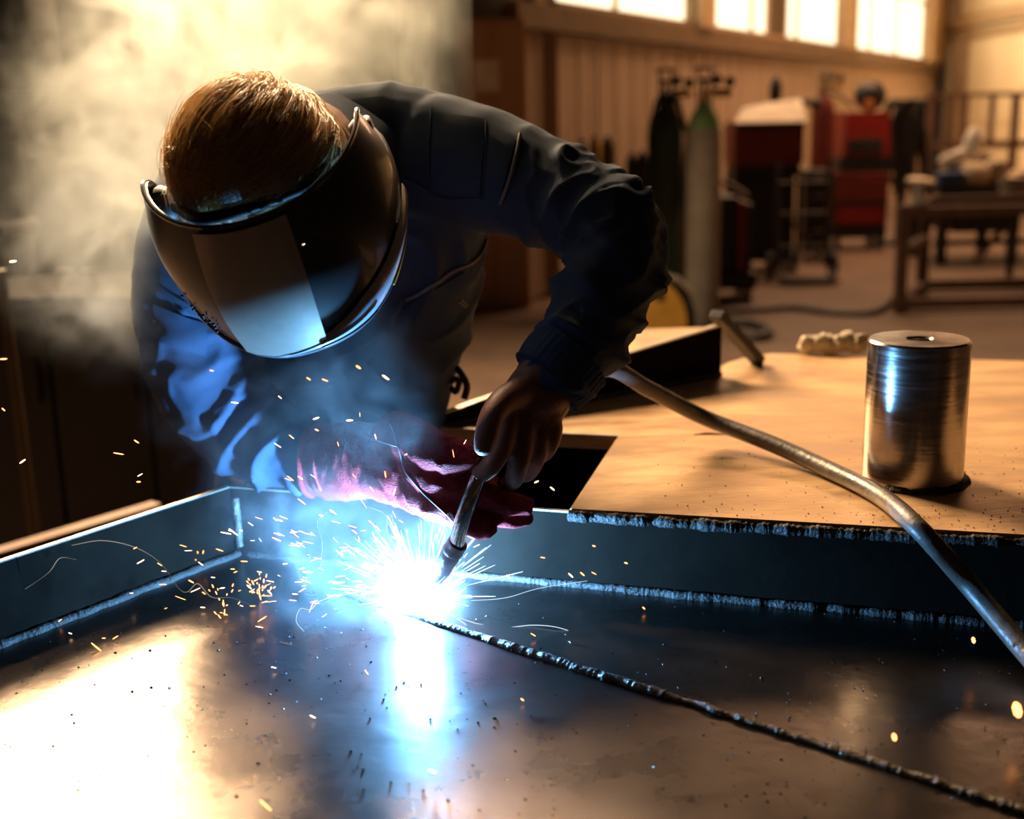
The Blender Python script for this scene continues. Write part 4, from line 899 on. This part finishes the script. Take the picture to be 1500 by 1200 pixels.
# knitted cuff on the bare-handed sleeve
c0, c1 = P(838, 520, 1.3380), P(800, 560, 1.3230); ax_ = (c1 - c0).normalized()
u_ = (BZ - ax_ * BZ.dot(ax_)).normalized(); v_ = ax_.cross(u_); rings = []
for i in range(14):
    t = i / 13; r0 = .0475 - .004 * t + (.002 if i in (0, 13) else .003 * math.sin(math.pi * t)); c = c0.lerp(c1, t)
    rings.append([c + (u_ * math.cos(a) + v_ * math.sin(a)) * (r0 * (1 + .022 * math.sin(a * 34))) for a in np.linspace(0, 2 * math.pi, 103)[:-1]])
ri = [[c1 + ax_ * .001 + (u_ * math.cos(a) + v_ * math.sin(a)) * .034 for a in np.linspace(0, 2 * math.pi, 103)[:-1]], [c1 - ax_ * .03 + (u_ * math.cos(a) + v_ * math.sin(a)) * .032 for a in np.linspace(0, 2 * math.pi, 103)[:-1]]]
MB().loft(rings + ri).build('cuff', M_jacket2, jk, True, 60)
# waist strap and its loose ends
st_ = [P(640, 545, 1.70), P(662, 535, 1.69), P(676, 548, 1.68), P(684, 566, 1.675), P(680, 584, 1.675)]
MB().tube(spline([tuple(q) for q in st_], 16), .005, 8).build('drawstring', M_black, jk, True)
MB().tube(spline([tuple(P(655, 560, 1.69)), tuple(P(672, 556, 1.68)), tuple(P(668, 574, 1.68)), tuple(P(660, 568, 1.685))], 12), .0045, 8).build('drawstring', M_black, jk, True)
zp = MB(); a_, b2_ = onjacket(673, 437, .003), onjacket(683, 447, .003); zp.tube([a_, b2_], .0012, 6); zp.tube([onjacket(670, 441, .003), onjacket(680, 450, .003)], .0012, 6); zp.build('tag_edge', M_pipe, jk, True)

# ---- trousers and boots
tr = MB()
for s_ in (-1, 1):
    hx = hip.x + s_ * .085
    L_ = [(hx, 1.80, .03, .108), (hx + s_ * .01, 1.81, -.05, .105), (hx + s_ * .03, 1.83, -.25, .092), (hx + s_ * .045, 1.82, -.43, .076), (hx + s_ * .05, 1.87, -.62, .072), (hx + s_ * .05, 1.90, -.79, .070)]
    s2_ = spline(L_, 20); tr.tube([q[:3] for q in s2_], [q[3] for q in s2_], 20)
tr.ball((hip.x, 1.80, .01), (.16, .11, .10), None, 20, 12)
me = remesh(tr, .008, 'trousers', 3)
co = get_co(me); co += get_no(me) * (.006 * (ridge(co[:, 2] * 40 + 3 * vnoise(co, 8, 2)) - .4))[:, None]; set_co(me, co)
link('trousers', me, M_trouser, who); smooth_by_angle(me, 80)
for f_ in feet:
    bo = MB(); bo.ball((f_.x, f_.y - .06, FZ + .045), (.055, .135, .05), None, 18, 12); bo.tube([(f_.x, f_.y, FZ + .04), (f_.x, f_.y, FZ + .16)], [.058, .056], 16)
    bo.box((f_.x, f_.y - .055, FZ + .0125), (.10, .27, .025), bev=.01)
    me = remesh(bo, .006, 'boot', 3); link('boot', me, M_boot, who); smooth_by_angle(me, 60)

# ---- gauntlet on the other hand
g = MB()
cuff = [((464, 674, 1.455), .044, .037), ((490, 677, 1.444), .048, .041), ((525, 675, 1.412), .047, .041), ((560, 674, 1.39), .043, .039), ((592, 678, 1.368), .039, .036), ((620, 684, 1.347), .036, .031)]
def ring_at(q, q2, w_, h_): 
    c = P(*q); t = (P(*q2) - c).normalized(); ax = (UY - t * UY.dot(t)).normalized(); return oval(c, ax, t.cross(ax), w_, h_, 26, 2.2)
cp_ = [q[0] for q in cuff]
g.loft([ring_at(cp_[i], cp_[i + 1], cuff[i][1], cuff[i][2]) for i in range(5)] + [[p_ + (P(*cp_[5]) - P(*cp_[4])) for p_ in ring_at(cp_[4], cp_[5], .033, .03)]])
chain(g, [(575, 660, 1.372, .036), (610, 668, 1.33, .034), (640, 690, 1.2870, .032), (664, 706, 1.2850, .026)])
chain(g, [(560, 690, 1.385, .036), (600, 705, 1.337, .033), (640, 728, 1.2890, .028), (668, 744, 1.2870, .022)])
chain(g, [(580, 640, 1.355, .032), (612, 650, 1.30, .026), (640, 662, 1.2670, .0235), (664, 668, 1.2620, .0205), (678, 668, 1.2610, .0175)])      # thumb
chain(g, [(655, 700, 1.2870, .018), (690, 716, 1.2830, .0165), (720, 728, 1.2810, .0155), (748, 738, 1.2870, .0135), (770, 741, 1.2970, .0110)])     # index
chain(g, [(655, 722, 1.2890, .018), (690, 740, 1.2930, .0160), (722, 752, 1.2990, .0150), (748, 758, 1.3050, .0135), (768, 758, 1.3110, .0115)])     # middle
chain(g, [(650, 735, 1.2870, .0185), (676, 756, 1.2810, .0175), (696, 768, 1.2780, .0160), (710, 773, 1.2790, .0145)])    # ring
chain(g, [(640, 728, 1.3000, .016), (664, 752, 1.3030, .0150), (684, 768, 1.3050, .0130), (696, 776, 1.3060, .011)])    # little
for q in ((600, 690, 1.33, .036), (600, 686, 1.405, .040), (570, 682, 1.42, .040), (632, 700, 1.345, .036), (655, 706, 1.32, .034), (676, 722, 1.31, .032), (620, 696, 1.385, .032), (655, 700, 1.41, .034), (692, 705, 1.395, .030), (690, 722, 1.345, .030)): g.ball(P(*q[:3]), q[3], None, 18, 12)  # hidden bulk added behind the palm to shade the chest
me = remesh(g, .0030, 'glove', 3)
co = get_co(me); no_ = get_no(me); gs = vnoise(co, 38, 3.0); gs2 = vnoise(co, 90, 5.0)
co += no_ * (.0026 * (ridge(co[:, 0] * 95 + co[:, 2] * 60 + 4 * gs) - .4) * np.clip(gs2 + .6, 0, 1) + .0014 * gs2)[:, None]; set_co(me, co); relax(me, 1, .4)
gl = link('glove', me, M_glove, who); gl['label'] = 'red suede welding gauntlet'; smooth_by_angle(me, 80)
bm = bmesh.new(); bm.from_mesh(me); bm.transform(Matrix.Translation(OFF[gl])); GT = BVHTree.FromBMesh(bm); bm.free()
def onglove(px, py, out=.001):
    d = ray(px, py).normalized(); h = GT.ray_cast(CAM, d)
    if h[0] is None: h = GT.find_nearest(aty(px, py, 1.27))
    return h[0] + (h[1] if h[1].dot(d) < 0 else -h[1]) * out
cr_ = ring_at(cp_[0], cp_[1], .0440, .0370); MB().tube(cr_ + [cr_[0]], .0042, 8, False).build('cuff_rim', M_glove, gl, True)
for ln_, m_, r_ in (([(572, 622), (580, 640), (586, 660), (594, 690), (606, 705), (624, 726), (650, 750), (668, 768)], M_seam, .0008), ([(528, 637), (550, 645), (583, 654)], M_seam, .0008), ([(463, 640), (460, 668), (462, 695), (470, 718)], M_glove, .0022)):
    pts = [onglove(*q) for q in spline(ln_, 40)]
    for _ in range(3): pts = [pts[0]] + [(pts[i - 1] + pts[i] * 2 + pts[i + 1]) / 4 for i in range(1, 39)] + [pts[-1]]
    MB().tube(pts, r_, 6).build('glove_seam', m_, gl, True)

# ---- hair
random.seed(5); hb = MB(); rngh = np.random.default_rng(8)
whorl = Vector((.45, -.72, .55)).normalized()
def skullp(dv, lift):   # direction in head axes -> point above the skull
    return H(.003 + dv.x * (.081 + lift), .016 + dv.y * (.092 + lift), .010 + dv.z * (.080 + lift))
cap = hball(MB(), H(.003, .016, .010), (.084, .096, .083), HM, 36, 26)
keep = MB(); keep.v = cap.v
for f in cap.f:
    c = sum((Vector(cap.v[i]) for i in f), Vector()) / len(f) - HC; c = c / HS; x_, f_, u2 = c.dot(HX), c.dot(HF), c.dot(HU)
    if u2 > -.02 - .35 * max(0, -f_) and not (f_ > .085 and u2 < .05): keep.f.append(f)
nt_ = M_hair.node_tree; pb_ = nt_.nodes['Principled BSDF']; tr_ = nt_.nodes.new('ShaderNodeBsdfTranslucent'); mx_ = nt_.nodes.new('ShaderNodeMixShader'); mx_.inputs[0].default_value = .50
tr_.inputs['Color'].default_value = (1.0, .80, .50, 1); nt_.links.new(pb_.outputs[0], mx_.inputs[1]); nt_.links.new(tr_.outputs[0], mx_.inputs[2]); nt_.links.new(mx_.outputs[0], nt_.nodes['Material Output'].inputs['Surface'])
M_scalp = mat('hair_roots', (0.16, 0.08, 0.035), 0.6, 0.0, vscale=60)
hairo = keep.build('hair', M_scalp, who, True, 180)
cnt = 0; ns = MB()
while cnt < 8000:
    v = Vector(rngh.normal(size=3)).normalized()
    if v.z < -.30 - .5 * max(0, -v.y) or (v.y > .80 and v.z < .30): continue
    cnt += 1
    t = (v - whorl * v.dot(whorl))
    if t.length < .05: t = Vector((1, 0, 0))
    t = t.normalized() + Vector((-.55, .35, 0))
    cl = v * 5.5; t += Vector((noise.noise(cl), noise.noise(cl + Vector((9, 0, 0))), noise.noise(cl + Vector((0, 9, 0))))) * .55
    t += Vector(rngh.normal(size=3)) * .05; t = (t - v * v.dot(t)).normalized()
    ln_ = random.uniform(.055, .105); n = 9; lift = random.uniform(.003, .013) + .005 * max(0, noise.noise(cl * 1.3)); pts = []; cur = v.copy(); td = t
    stray = random.random() < .05
    for i in range(n):
        s_ = i / (n - 1); ll = .002 + lift * math.sin(min(1, s_ * 1.1) * 2.4) + (.016 * s_ * s_ if stray else 0)
        pts.append(skullp(cur, ll)); cur = (cur + td * (ln_ / (n - 1) / .088)).normalized(); td = (td - cur * cur.dot(td)).normalized()
    w0 = random.uniform(.00035, .0007) if not stray else .00028
    ns.tube(pts, [w0] * 5 + [w0 * .9, w0 * .75, w0 * .5, w0 * .15], 3, False)
link('hair_strands', ns.mesh('hair_strands'), M_hair, hairo)['kind'] = 'stuff'
for p_ in hairo.children[0].data.polygons: p_.use_smooth = True
# ---------------------------------------------------------------- face shield worn by the welder
def tint(name, base, rough, coat=1.0, spec=0.5):
    return mat(name, base, rough, 0.0, vscale=30, coat=coat, spec=spec, var=.15)
M_shell = tint('tinted_shield', (0.030, 0.032, 0.036), 0.34, .35, .5)
M_reflect = mat('shield_window', (0.60, 0.52, 0.44), 0.42, 0.35, vscale=34, base2=(0.50, 0.43, 0.36), coat=.25, spec=.5)  # paler colour standing for a reflection on the shield
M_lip = tint('shield_lip', (0.42, 0.44, 0.50), 0.3)
M_glint = tint('amber_edge', (0.55, 0.42, 0.06), 0.2)  # yellow rim end, its warm glint put into the colour
SW, SD, RT, RS, BF, BS, TPR = .120, .141, .014, .027, -.156, -.098, 1.10
PH = 104
def shield(ph, t, out=0.0):
    a = R(ph); k = min(1, abs(math.sin(a))) ** 3
    top = RT * (1 - k) + RS * k; bot = BF * (1 - k) + BS * k
    e = max(0, (abs(ph) - 84) / (PH - 84)); sq = 1 - math.sqrt(max(0, 1 - e * e)); mid = top * .62 + bot * .38
    top += (mid - top) * sq; bot += (mid - bot) * sq * .9
    u = top * (1 - t) + bot * t; w_ = SW * (1 + (TPR - 1) * t) + out
    bul = .013 * math.sin(math.pi * min(1, t * 1.02))
    return H((w_ + bul) * math.sin(a), (SD + out + bul) * math.cos(a), u)
def shield_patch(name, f0, f1, t0, t1, out, thick, m, par, nu=30, nv=14, skew=None):
    rows = []
    for i in range(nv):
        t = t0 + (t1 - t0) * i / (nv - 1); r_ = []
        for q in range(nu):
            s_ = q / (nu - 1); a0_ = f0 if not callable(f0) else f0(t); a1_ = f1 if not callable(f1) else f1(t)
            r_.append(shield(a0_ + (a1_ - a0_) * s_, t, out))
        rows.append(r_)
    return sheet(rows, thick, name, m, par)
sh = shield_patch('face_shield', -PH, PH, 0, 1, 0, .0026, M_shell, who, 90, 26)
smooth_by_angle(sh.data, 60); sh['label'] = 'dark tinted wraparound face shield'
ln_o = shield_patch('filter_window', -33, lambda t: 13 - 8 * t, .03, .965, .0036, -.0022, M_reflect, sh, 26, 20)  # added patch that colours in the reflected band
MB().tube([shield(a, 0, .0012) for a in np.linspace(-PH, PH, 80)], .0026, 8).build('top_rim', tint('rim', (.05, .045, .045), .18), sh, True)
MB().tube([shield(a, 1, .0012) for a in np.linspace(-PH, 48, 60)], .0016, 8).build('bottom_rim', M_lip, sh, True)
MB().tube([shield(a, 1, .0012) for a in np.linspace(46, 100, 30)], .0026, 8).build('bottom_rim', M_glint, sh, True)
# turned-in lip on the lower edge
rows = []
for i in range(8):
    s_ = i / 7; rows.append([shield(a, 1 - .02 - (.14 + .10 * max(0, math.sin(R(a)))) * s_ * min(1, max(.06, (a + 22) / 50)), .0018 + .004 * math.sin(s_ * math.pi)) for a in np.linspace(-18, 84, 50)])
sheet(rows, .001, 'lower_lip', M_lip, sh)
MB().tube([shield(a, .962, .0085) for a in np.linspace(2, 32, 30)], [.0005] + [.0012] * 28 + [.0004], 6).build('lip_slot', M_black, sh, True)
random.seed(3); m = MB()
for k in range(22):
    c_ = shield(random.gauss(-47, 6), random.uniform(.70, .95), .003); m.ball(c_, random.choice((.0005, .0008, .0012, .0017)), None, 8, 6)
m.build('burn_spots', M_black, sh)['kind'] = 'stuff'
# head harness
hbn = []
for a in np.linspace(0, 2 * math.pi, 49)[:-1]: hbn.append((a,))
rings = [[H(x * math.sin(a), -.004 + y * math.cos(a), u + .018 * math.cos(a)) for (x, y, u) in ((.088, .106, .000), (.090, .108, .002), (.091, .109, .028), (.088, .106, .030))] for (a,) in hbn]
MB().loft(rings, False, True).build('headband', M_black, sh, True, 50)
for s_ in (-1, 1):
    kn = MB().lathe([(.004, .014), (.018, .013), (.020, .010), (.020, -.004), (.016, -.010)], H(s_ * .116, -.008, -.012), HX * s_, 22).build('pivot_knob', M_black, sh, True)
    mm = MB()
    for k in range(14):
        a = 2 * math.pi * k / 14; mm.box(H(s_ * .121, -.008 + .0205 * math.cos(a), -.012 + .0205 * math.sin(a)), (.012, .003, .003), HM)
    mm.build('grip_rib', M_black, kn)
MB().tube(spline([tuple(H(-.09, .05, .01)), tuple(H(-.05, .108, .014)), tuple(H(.05, .108, .014)), tuple(H(.09, .05, .01))], 20), .006, 10).build('brow_pad', M_black, sh, True)
# ================================================================ TORCH, ARC, SPARKS, SMOKE
tq = [(703, 694, 1.256), (697, 706, 1.248), (688, 730, 1.243), (679, 757, 1.245), (673, 780, 1.252), (669, 798, 1.258)]
tt = thing('welding_torch', 'chrome necked welding torch held between the bare hand and the red glove', 'welding torch', tuple(P(703, 694, 1.256)))
tp_ = spline([tuple(P(*q)) for q in tq], 26)
MB().tube(tp_, .0086, 20).build('neck', M_chrome, tt, True)
n0 = Vector(tp_[-1]); nd = (n0 - Vector(tp_[-4])).normalized(); nd = (ARC + Vector((.003, 0, .004)) - n0).normalized()
MB().lathe([(.0088, -.004), (.0112, -.003), (.0116, .0), (.0112, .006), (.0116, .007), (.0116, .011), (.0108, .012)], n0, nd, 22).build('collar', M_copper, tt, True, 30)
nz_ = MB().lathe([(.0108, .011), (.0112, .014), (.0112, .040), (.0100, .044), (.0096, .054), (.0080, .056), (.0070, .056), (.0070, .044)], n0, nd, 22).build('nozzle', M_copper, tt, True, 30)
hq = [(703, 694, 1.256), (716, 680, 1.285), (742, 655, 1.320), (780, 625, 1.36), (815, 600, 1.44)]
MB().tube(spline([tuple(P(*q)) for q in hq], 20), [.0088] * 4 + [.0118] * 16, 16).build('handle', M_black, tt, True)
tip = n0 + nd * .056
MB().tube([tip - nd * .012, ARC + Vector((0, 0, .004))], .0007, 6).build('wire', M_copper, tt)

M_core = glow('arc_core', (0.60, 0.64, 1.0), 22.0)
ac = MB().ball(ARC + Vector((-.004, 0, -.008)), (.012, .009, .0085), None, 20, 14)
tag(ac.build('welding_arc', M_core, None, True), 'blinding blue white welding arc burning on the tray floor at the torch tip', 'arc')

M_sp1 = glow('spark_orange', (1.0, 0.36, 0.10), 5.0); M_sp2 = glow('spark_white', (1.0, 0.62, 0.36), 6.0); M_sp3 = glow('spark_blue', (0.55, 0.75, 1.0), 3.0); M_sp4 = glow('spark_trail', (0.62, 0.78, 1.0), 1.3)
M_sp5 = glow('ember_trail', (1.0, 0.80, 0.62), .35)
def sliver(mb, c, d, l_, r_):
    d = Vector(d).normalized(); mb.tube([c - d * l_ / 2, c - d * l_ * .25, c + d * l_ * .25, c + d * l_ / 2], [r_ * .45, r_, r_, r_ * .45], 6)
random.seed(31)
ja, jb, jc = MB(), MB(), MB()
for k in range(160):                       # spray of short glowing droplets, mostly up and to the left
    px = 610 + random.gauss(-120, 105); py = 870 - abs(random.gauss(0, 95)) + random.gauss(20, 22)
    if px > 720 and random.random() < .6: continue
    d_ = 1.27 + random.gauss(0, .035); c = P(px, py, max(1.2, d_))
    if c.z < .004: c.z = .004 + random.random() * .02
    if (c - cL).dot(rn) > -.008: c -= rn * ((c - cL).dot(rn) + .012)
    v = c - ARC; v = v.normalized() + Vector((random.gauss(0, .25), random.gauss(0, .25), random.gauss(-.15, .25)))
    near = (c - ARC).length
    (sliver)(jb if random.random() < .45 else ja, c, v, random.uniform(.003, .013) * (1 if near > .06 else 1.5), random.choice((.0003, .0004, .0006)))
for k in range(130):                       # fine rays right at the arc
    a = random.uniform(0, 2 * math.pi); e = random.uniform(.05, 1.3); d = Vector((math.cos(a) * math.cos(e), math.sin(a) * math.cos(e), math.sin(e)))
    s0_ = random.uniform(.02, .075); l_ = random.uniform(.015, .05); c = ARC + d * (s0_ + l_ / 2) + Vector((0, 0, .002))
    if (c - cL).dot(rn) > -.02: continue
    sliver(jc, c, d, l_, random.choice((.0003, .0004, .0005)))
spots = [(84, 912, 16), (92, 900, 10), (141, 948, 18), (169, 934, 9), (152, 935, 5), (103, 928, 5), (198, 803, 6), (206, 823, 12), (234, 827, 8), (240, 837, 7), (294, 826, 9), (312, 846, 6), (280, 852, 9), (384, 907, 15), (370, 888, 8), (365, 860, 9), (395, 868, 9), (375, 850, 8), (380, 838, 7), (297, 890, 7), (330, 900, 7), (345, 838, 6), (405, 790, 14), (430, 780, 10),
         (537, 985, 8), (401, 978, 7), (458, 1050, 8), (389, 1180, 16), (633, 1130, 8), (765, 1025, 5), (781, 930, 8), (745, 845, 9), (836, 843, 9), (870, 840, 8), (853, 841, 8), (870, 800, 5), (795, 817, 7), (917, 825, 5), (943, 891, 5), (1040, 1053, 5), (1312, 1082, 9),
         (33, 676, 10), (19, 383, 8), (5, 526, 9), (5, 600, 6), (200, 647, 8), (205, 696, 8), (203, 706, 6), (310, 543, 5), (344, 590, 10), (476, 557, 8), (427, 640, 9), (440, 700, 8), (565, 553, 10), (410, 582, 6), (512, 616, 10), (452, 555, 6), (463, 613, 9), (464, 630, 6), (597, 665, 9), (786, 706, 7), (809, 716, 8), (525, 538, 7), (442, 359, 8)]
for px, py, l_ in spots:
    fl = onz(px, py, .004); c = fl if py > 835 and px < 1000 and fl.y < 1.33 else P(px, py, 1.22 if py > 1000 else 1.27)
    if py < 560: c = P(px, py, 1.12)
    sliver(ja if random.random() < .6 else jb, c, RX * random.uniform(.6, 1) + UY * random.uniform(-.9, .5), l_ * .00075, random.choice((.0005, .0006, .0008)))
# little fountains where droplets bounce on the tray
for (px, py, n) in ((382, 878, 30), (293, 826, 12), (327, 890, 12), (328, 912, 6)):
    b0 = onz(px, py, .002)
    for k in range(n):
        d = Vector((random.gauss(0, .6), random.gauss(0, .6), random.uniform(.5, 1.4))).normalized(); s0_ = random.uniform(.002, .030)
        sliver(ja, b0 + d * s0_, d, random.uniform(.002, .006), .0006)
def stuff(o, label, cat): return tag(o, label, cat, None, 'stuff')
stuff(ja.build('orange_sparks', M_sp1), 'orange glowing droplets flying and bouncing around the arc', 'sparks')
stuff(jb.build('white_sparks', M_sp2), 'hot white droplets spraying up from the arc', 'sparks')
stuff(jc.build('arc_rays', M_sp3), 'fine blue white sparks shooting out close round the arc', 'sparks')
for k, (px, py, l_, lb) in enumerate(((1490, 1040, .013, 'large orange spark near the bottom right corner, over the tray'), (1426, 938, .006, 'small dull orange spark below the welding cable'), (1310, 1080, .006, 'bright spark glowing low over the tray near its lower right part'))):
    m = MB(); sliver(m, onz(px, py, .03), UY + RX * -.25, l_, l_ * .3); tag(m.build('spark', M_sp1, None, True), lb, 'spark')
tr_ = MB()
for line, r_ in (([(672, 905, 1.25), (700, 914, 1.24), (735, 920, 1.23), (780, 916, 1.23), (820, 920, 1.22), (860, 936, 1.21)], .0006), ([(690, 880, 1.27), (740, 876, 1.26), (790, 862, 1.27), (860, 851, 1.29)], .0004), ([(540, 862, 1.25), (505, 872, 1.24), (470, 880, 1.23), (455, 893, 1.23), (440, 892, 1.23), (434, 910, 1.22), (445, 925, 1.21)], .0005),
                 ([(590, 845, 1.29), (577, 800, 1.29), (567, 780, 1.29), (565, 755, 1.29), (540, 743, 1.29)], .0005), ([(598, 835, 1.28), (590, 800, 1.28), (575, 770, 1.28)], .0004), ([(470, 830, 1.28), (472, 795, 1.28), (465, 765, 1.28), (480, 750, 1.28)], .0003), ([(570, 815, 1.28), (555, 805, 1.28), (545, 815, 1.28)], .0008)):
    s_ = spline([tuple(P(*q)) for q in line], 36); tr_.tube(s_, [r_ * (1 - .5 * i / 35) for i in range(36)], 5)
stuff(tr_.build('spark_trails', M_sp4, None, True), 'thin curling blue white sparks leaping from the arc across the tray', 'sparks')
em = MB()
for line in ([(410, 940, 1.2), (436, 950, 1.19), (447, 975, 1.18), (446, 1000, 1.17), (490, 1000, 1.16)], [(105, 799, 1.28), (150, 792, 1.28), (198, 802, 1.28), (235, 825, 1.28), (262, 862, 1.27), (275, 867, 1.27), (290, 855, 1.27), (310, 875, 1.27), (340, 876, 1.27), (375, 890, 1.26)], [(8, 886, 1.24), (30, 868, 1.24), (70, 840, 1.24), (88, 818, 1.24), (112, 820, 1.24)]):
    s_ = spline([tuple(P(*q)) for q in line], 40); em.tube(s_, [.0003 + .0002 * math.sin(i * .3) for i in range(40)], 5)
stuff(em.build('smoke_threads', M_sp5, None, True), 'faint thin glowing threads of fume curling over the tray', 'threads')

# ---- welding smoke: a real cloud of varying density
def smoke(name, lo, hi, blobs, dens, vox, wf=3.2, wa=.15, nf=7.5, thr=.50, label='', color=(.9, .9, .9), aniso=0.3):
    o = MB().box((0, 0, 0), (.01, .01, .01)).build(name); tag(o, label, 'smoke', None, 'stuff')
    ng = bpy.data.node_groups.new(name, 'GeometryNodeTree'); ng.interface.new_socket('Geometry', in_out='INPUT', socket_type='NodeSocketGeometry'); ng.interface.new_socket('Geometry', in_out='OUTPUT', socket_type='NodeSocketGeometry')
    N = ng.nodes; L = ng.links; go = N.new('NodeGroupOutput')
    def math_(op, a, b=None, c=None):
        n = N.new('ShaderNodeMath'); n.operation = op
        for i, v in enumerate((a, b, c)):
            if v is None: continue
            if isinstance(v, (int, float)): n.inputs[i].default_value = v
            else: L.new(v, n.inputs[i])
        return n.outputs[0]
    def vec_(op, a, b=None, sc=None):
        n = N.new('ShaderNodeVectorMath'); n.operation = op
        for i, v in enumerate((a, b)):
            if v is None: continue
            if isinstance(v, (tuple, list, Vector)): n.inputs[i].default_value = tuple(v)
            else: L.new(v, n.inputs[i])
        if sc is not None: n.inputs['Scale'].default_value = sc
        return n.outputs['Value' if op in ('LENGTH', 'DISTANCE') else 'Vector']
    def noise_(v, scale, det, rough=.6, dist=0.0):
        n = N.new('ShaderNodeTexNoise'); n.inputs['Scale'].default_value = scale; n.inputs['Detail'].default_value = det; n.inputs['Roughness'].default_value = rough; n.inputs['Distortion'].default_value = dist
        L.new(v, n.inputs['Vector']); return n
    pos = N.new('GeometryNodeInputPosition').outputs[0]
    w1 = vec_('SCALE', vec_('SUBTRACT', noise_(pos, wf, 2.0).outputs['Color'], (.5, .5, .5)), None, wa)
    p1 = vec_('ADD', pos, w1)
    w2 = vec_('SCALE', vec_('SUBTRACT', noise_(p1, wf * 3.1, 2.0).outputs['Color'], (.5, .5, .5)), None, wa * .7)
    p2 = vec_('ADD', p1, w2)
    tot = None
    for (c, r_, a) in blobs:
        d = vec_('DISTANCE', p1, tuple(c)); g_ = math_('MULTIPLY', math_('EXPONENT', math_('MULTIPLY', math_('POWER', math_('DIVIDE', d, r_), 2.0), -1.0)), a)
        tot = g_ if tot is None else math_('ADD', tot, g_)
    nn = noise_(p2, nf, 7.0, .58, .6).outputs['Fac']
    wis = math_('MAXIMUM', math_('MULTIPLY', math_('SUBTRACT', nn, thr), 6.0), 0.0)
    wis = math_('ADD', math_('MULTIPLY', wis, wis), .06)
    rd_ = math_('SUBTRACT', 1.0, math_('MULTIPLY', math_('ABSOLUTE', math_('SUBTRACT', noise_(p2, nf * 1.7, 3.0).outputs['Fac'], .5)), 9.0))
    wis = math_('ADD', wis, math_('MULTIPLY', math_('MAXIMUM', rd_, 0.0), .35))
    den = math_('MULTIPLY', math_('MULTIPLY', tot, wis), dens)
    den = math_('MAXIMUM', math_('SUBTRACT', den, dens * .012), 0.0)
    vc = N.new('GeometryNodeVolumeCube'); L.new(den, vc.inputs['Density']); vc.inputs['Background'].default_value = 0.0
    vc.inputs['Min'].default_value = lo; vc.inputs['Max'].default_value = hi
    for i, ax in enumerate('XYZ'): vc.inputs['Resolution ' + ax].default_value = max(8, int((hi[i] - lo[i]) / vox))
    m = bpy.data.materials.new(name); m.use_nodes = True; nt = m.node_tree; nt.nodes.clear()
    pv = nt.nodes.new('ShaderNodeVolumePrincipled'); pv.inputs['Color'].default_value = (*color, 1); pv.inputs['Density'].default_value = 1.0; pv.inputs['Anisotropy'].default_value = aniso
    ou = nt.nodes.new('ShaderNodeOutputMaterial'); nt.links.new(pv.outputs[0], ou.inputs['Volume'])
    sm_ = N.new('GeometryNodeSetMaterial'); sm_.inputs['Material'].default_value = m; L.new(vc.outputs[0], sm_.inputs['Geometry']); L.new(sm_.outputs[0], go.inputs[0])
    md = o.modifiers.new('smoke', 'NODES'); md.node_group = ng; o.data.materials.append(m)
    return o
def B(px, py, d, r_, a): return (P(px, py, d), r_, a)
blobs = [B(320, 60, 1.62, .13, 1.0), B(220, 150, 1.60, .11, 1.1), B(190, 60, 1.62, .07, .5), B(470, 20, 1.66, .12, .7), B(230, 250, 1.58, .10, 1.2), B(170, 340, 1.55, .09, 1.1), B(140, 420, 1.5, .06, .7), B(100, 330, 1.5, .05, .5), B(40, 385, 1.45, .05, .5), B(118, 215, 1.55, .04, .6), B(560, 110, 1.72, .10, .35), B(250, 400, 1.5, .06, .35), B(350, -20, 1.6, .12, .7)]
lo_ = (P(-90, 300, 1.6).x, 1.30, -.02); hi_ = (P(700, 300, 1.8).x, 1.90, 1.0)
smoke('smoke_plume', lo_, hi_, blobs, 6.2, .0046, wa=.13, thr=.50, label='pale backlit welding smoke billowing up to the left of the welder\'s head', color=(.80, .86, .83), aniso=.45)
blobs = [B(605, 862, 1.28, .035, 1.0), B(585, 895, 1.26, .028, .7), B(545, 820, 1.28, .05, .5), B(470, 770, 1.29, .065, .45), B(400, 740, 1.30, .06, .42), B(430, 830, 1.29, .05, .30), B(350, 700, 1.27, .05, .10), B(500, 600, 1.22, .045, .28), B(450, 650, 1.22, .05, .14), B(540, 540, 1.25, .05, .34), B(590, 600, 1.24, .04, .20), B(370, 620, 1.22, .06, .07), B(300, 560, 1.22, .07, .05), B(260, 480, 1.2, .08, .04), B(640, 800, 1.28, .03, .25), B(610, 930, 1.25, .03, .22)]
lo_ = (P(180, 600, 1.3).x, 1.04, 0.0005); hi_ = (P(720, 600, 1.3).x, 1.36, .62)
smoke('arc_fume', lo_, hi_, blobs, 3.2, .0042, wf=6.0, wa=.09, nf=16.0, thr=.42, label='thin blue lit fume drifting up from the arc past the sleeve and glove', color=(.92, .92, .95), aniso=.2)
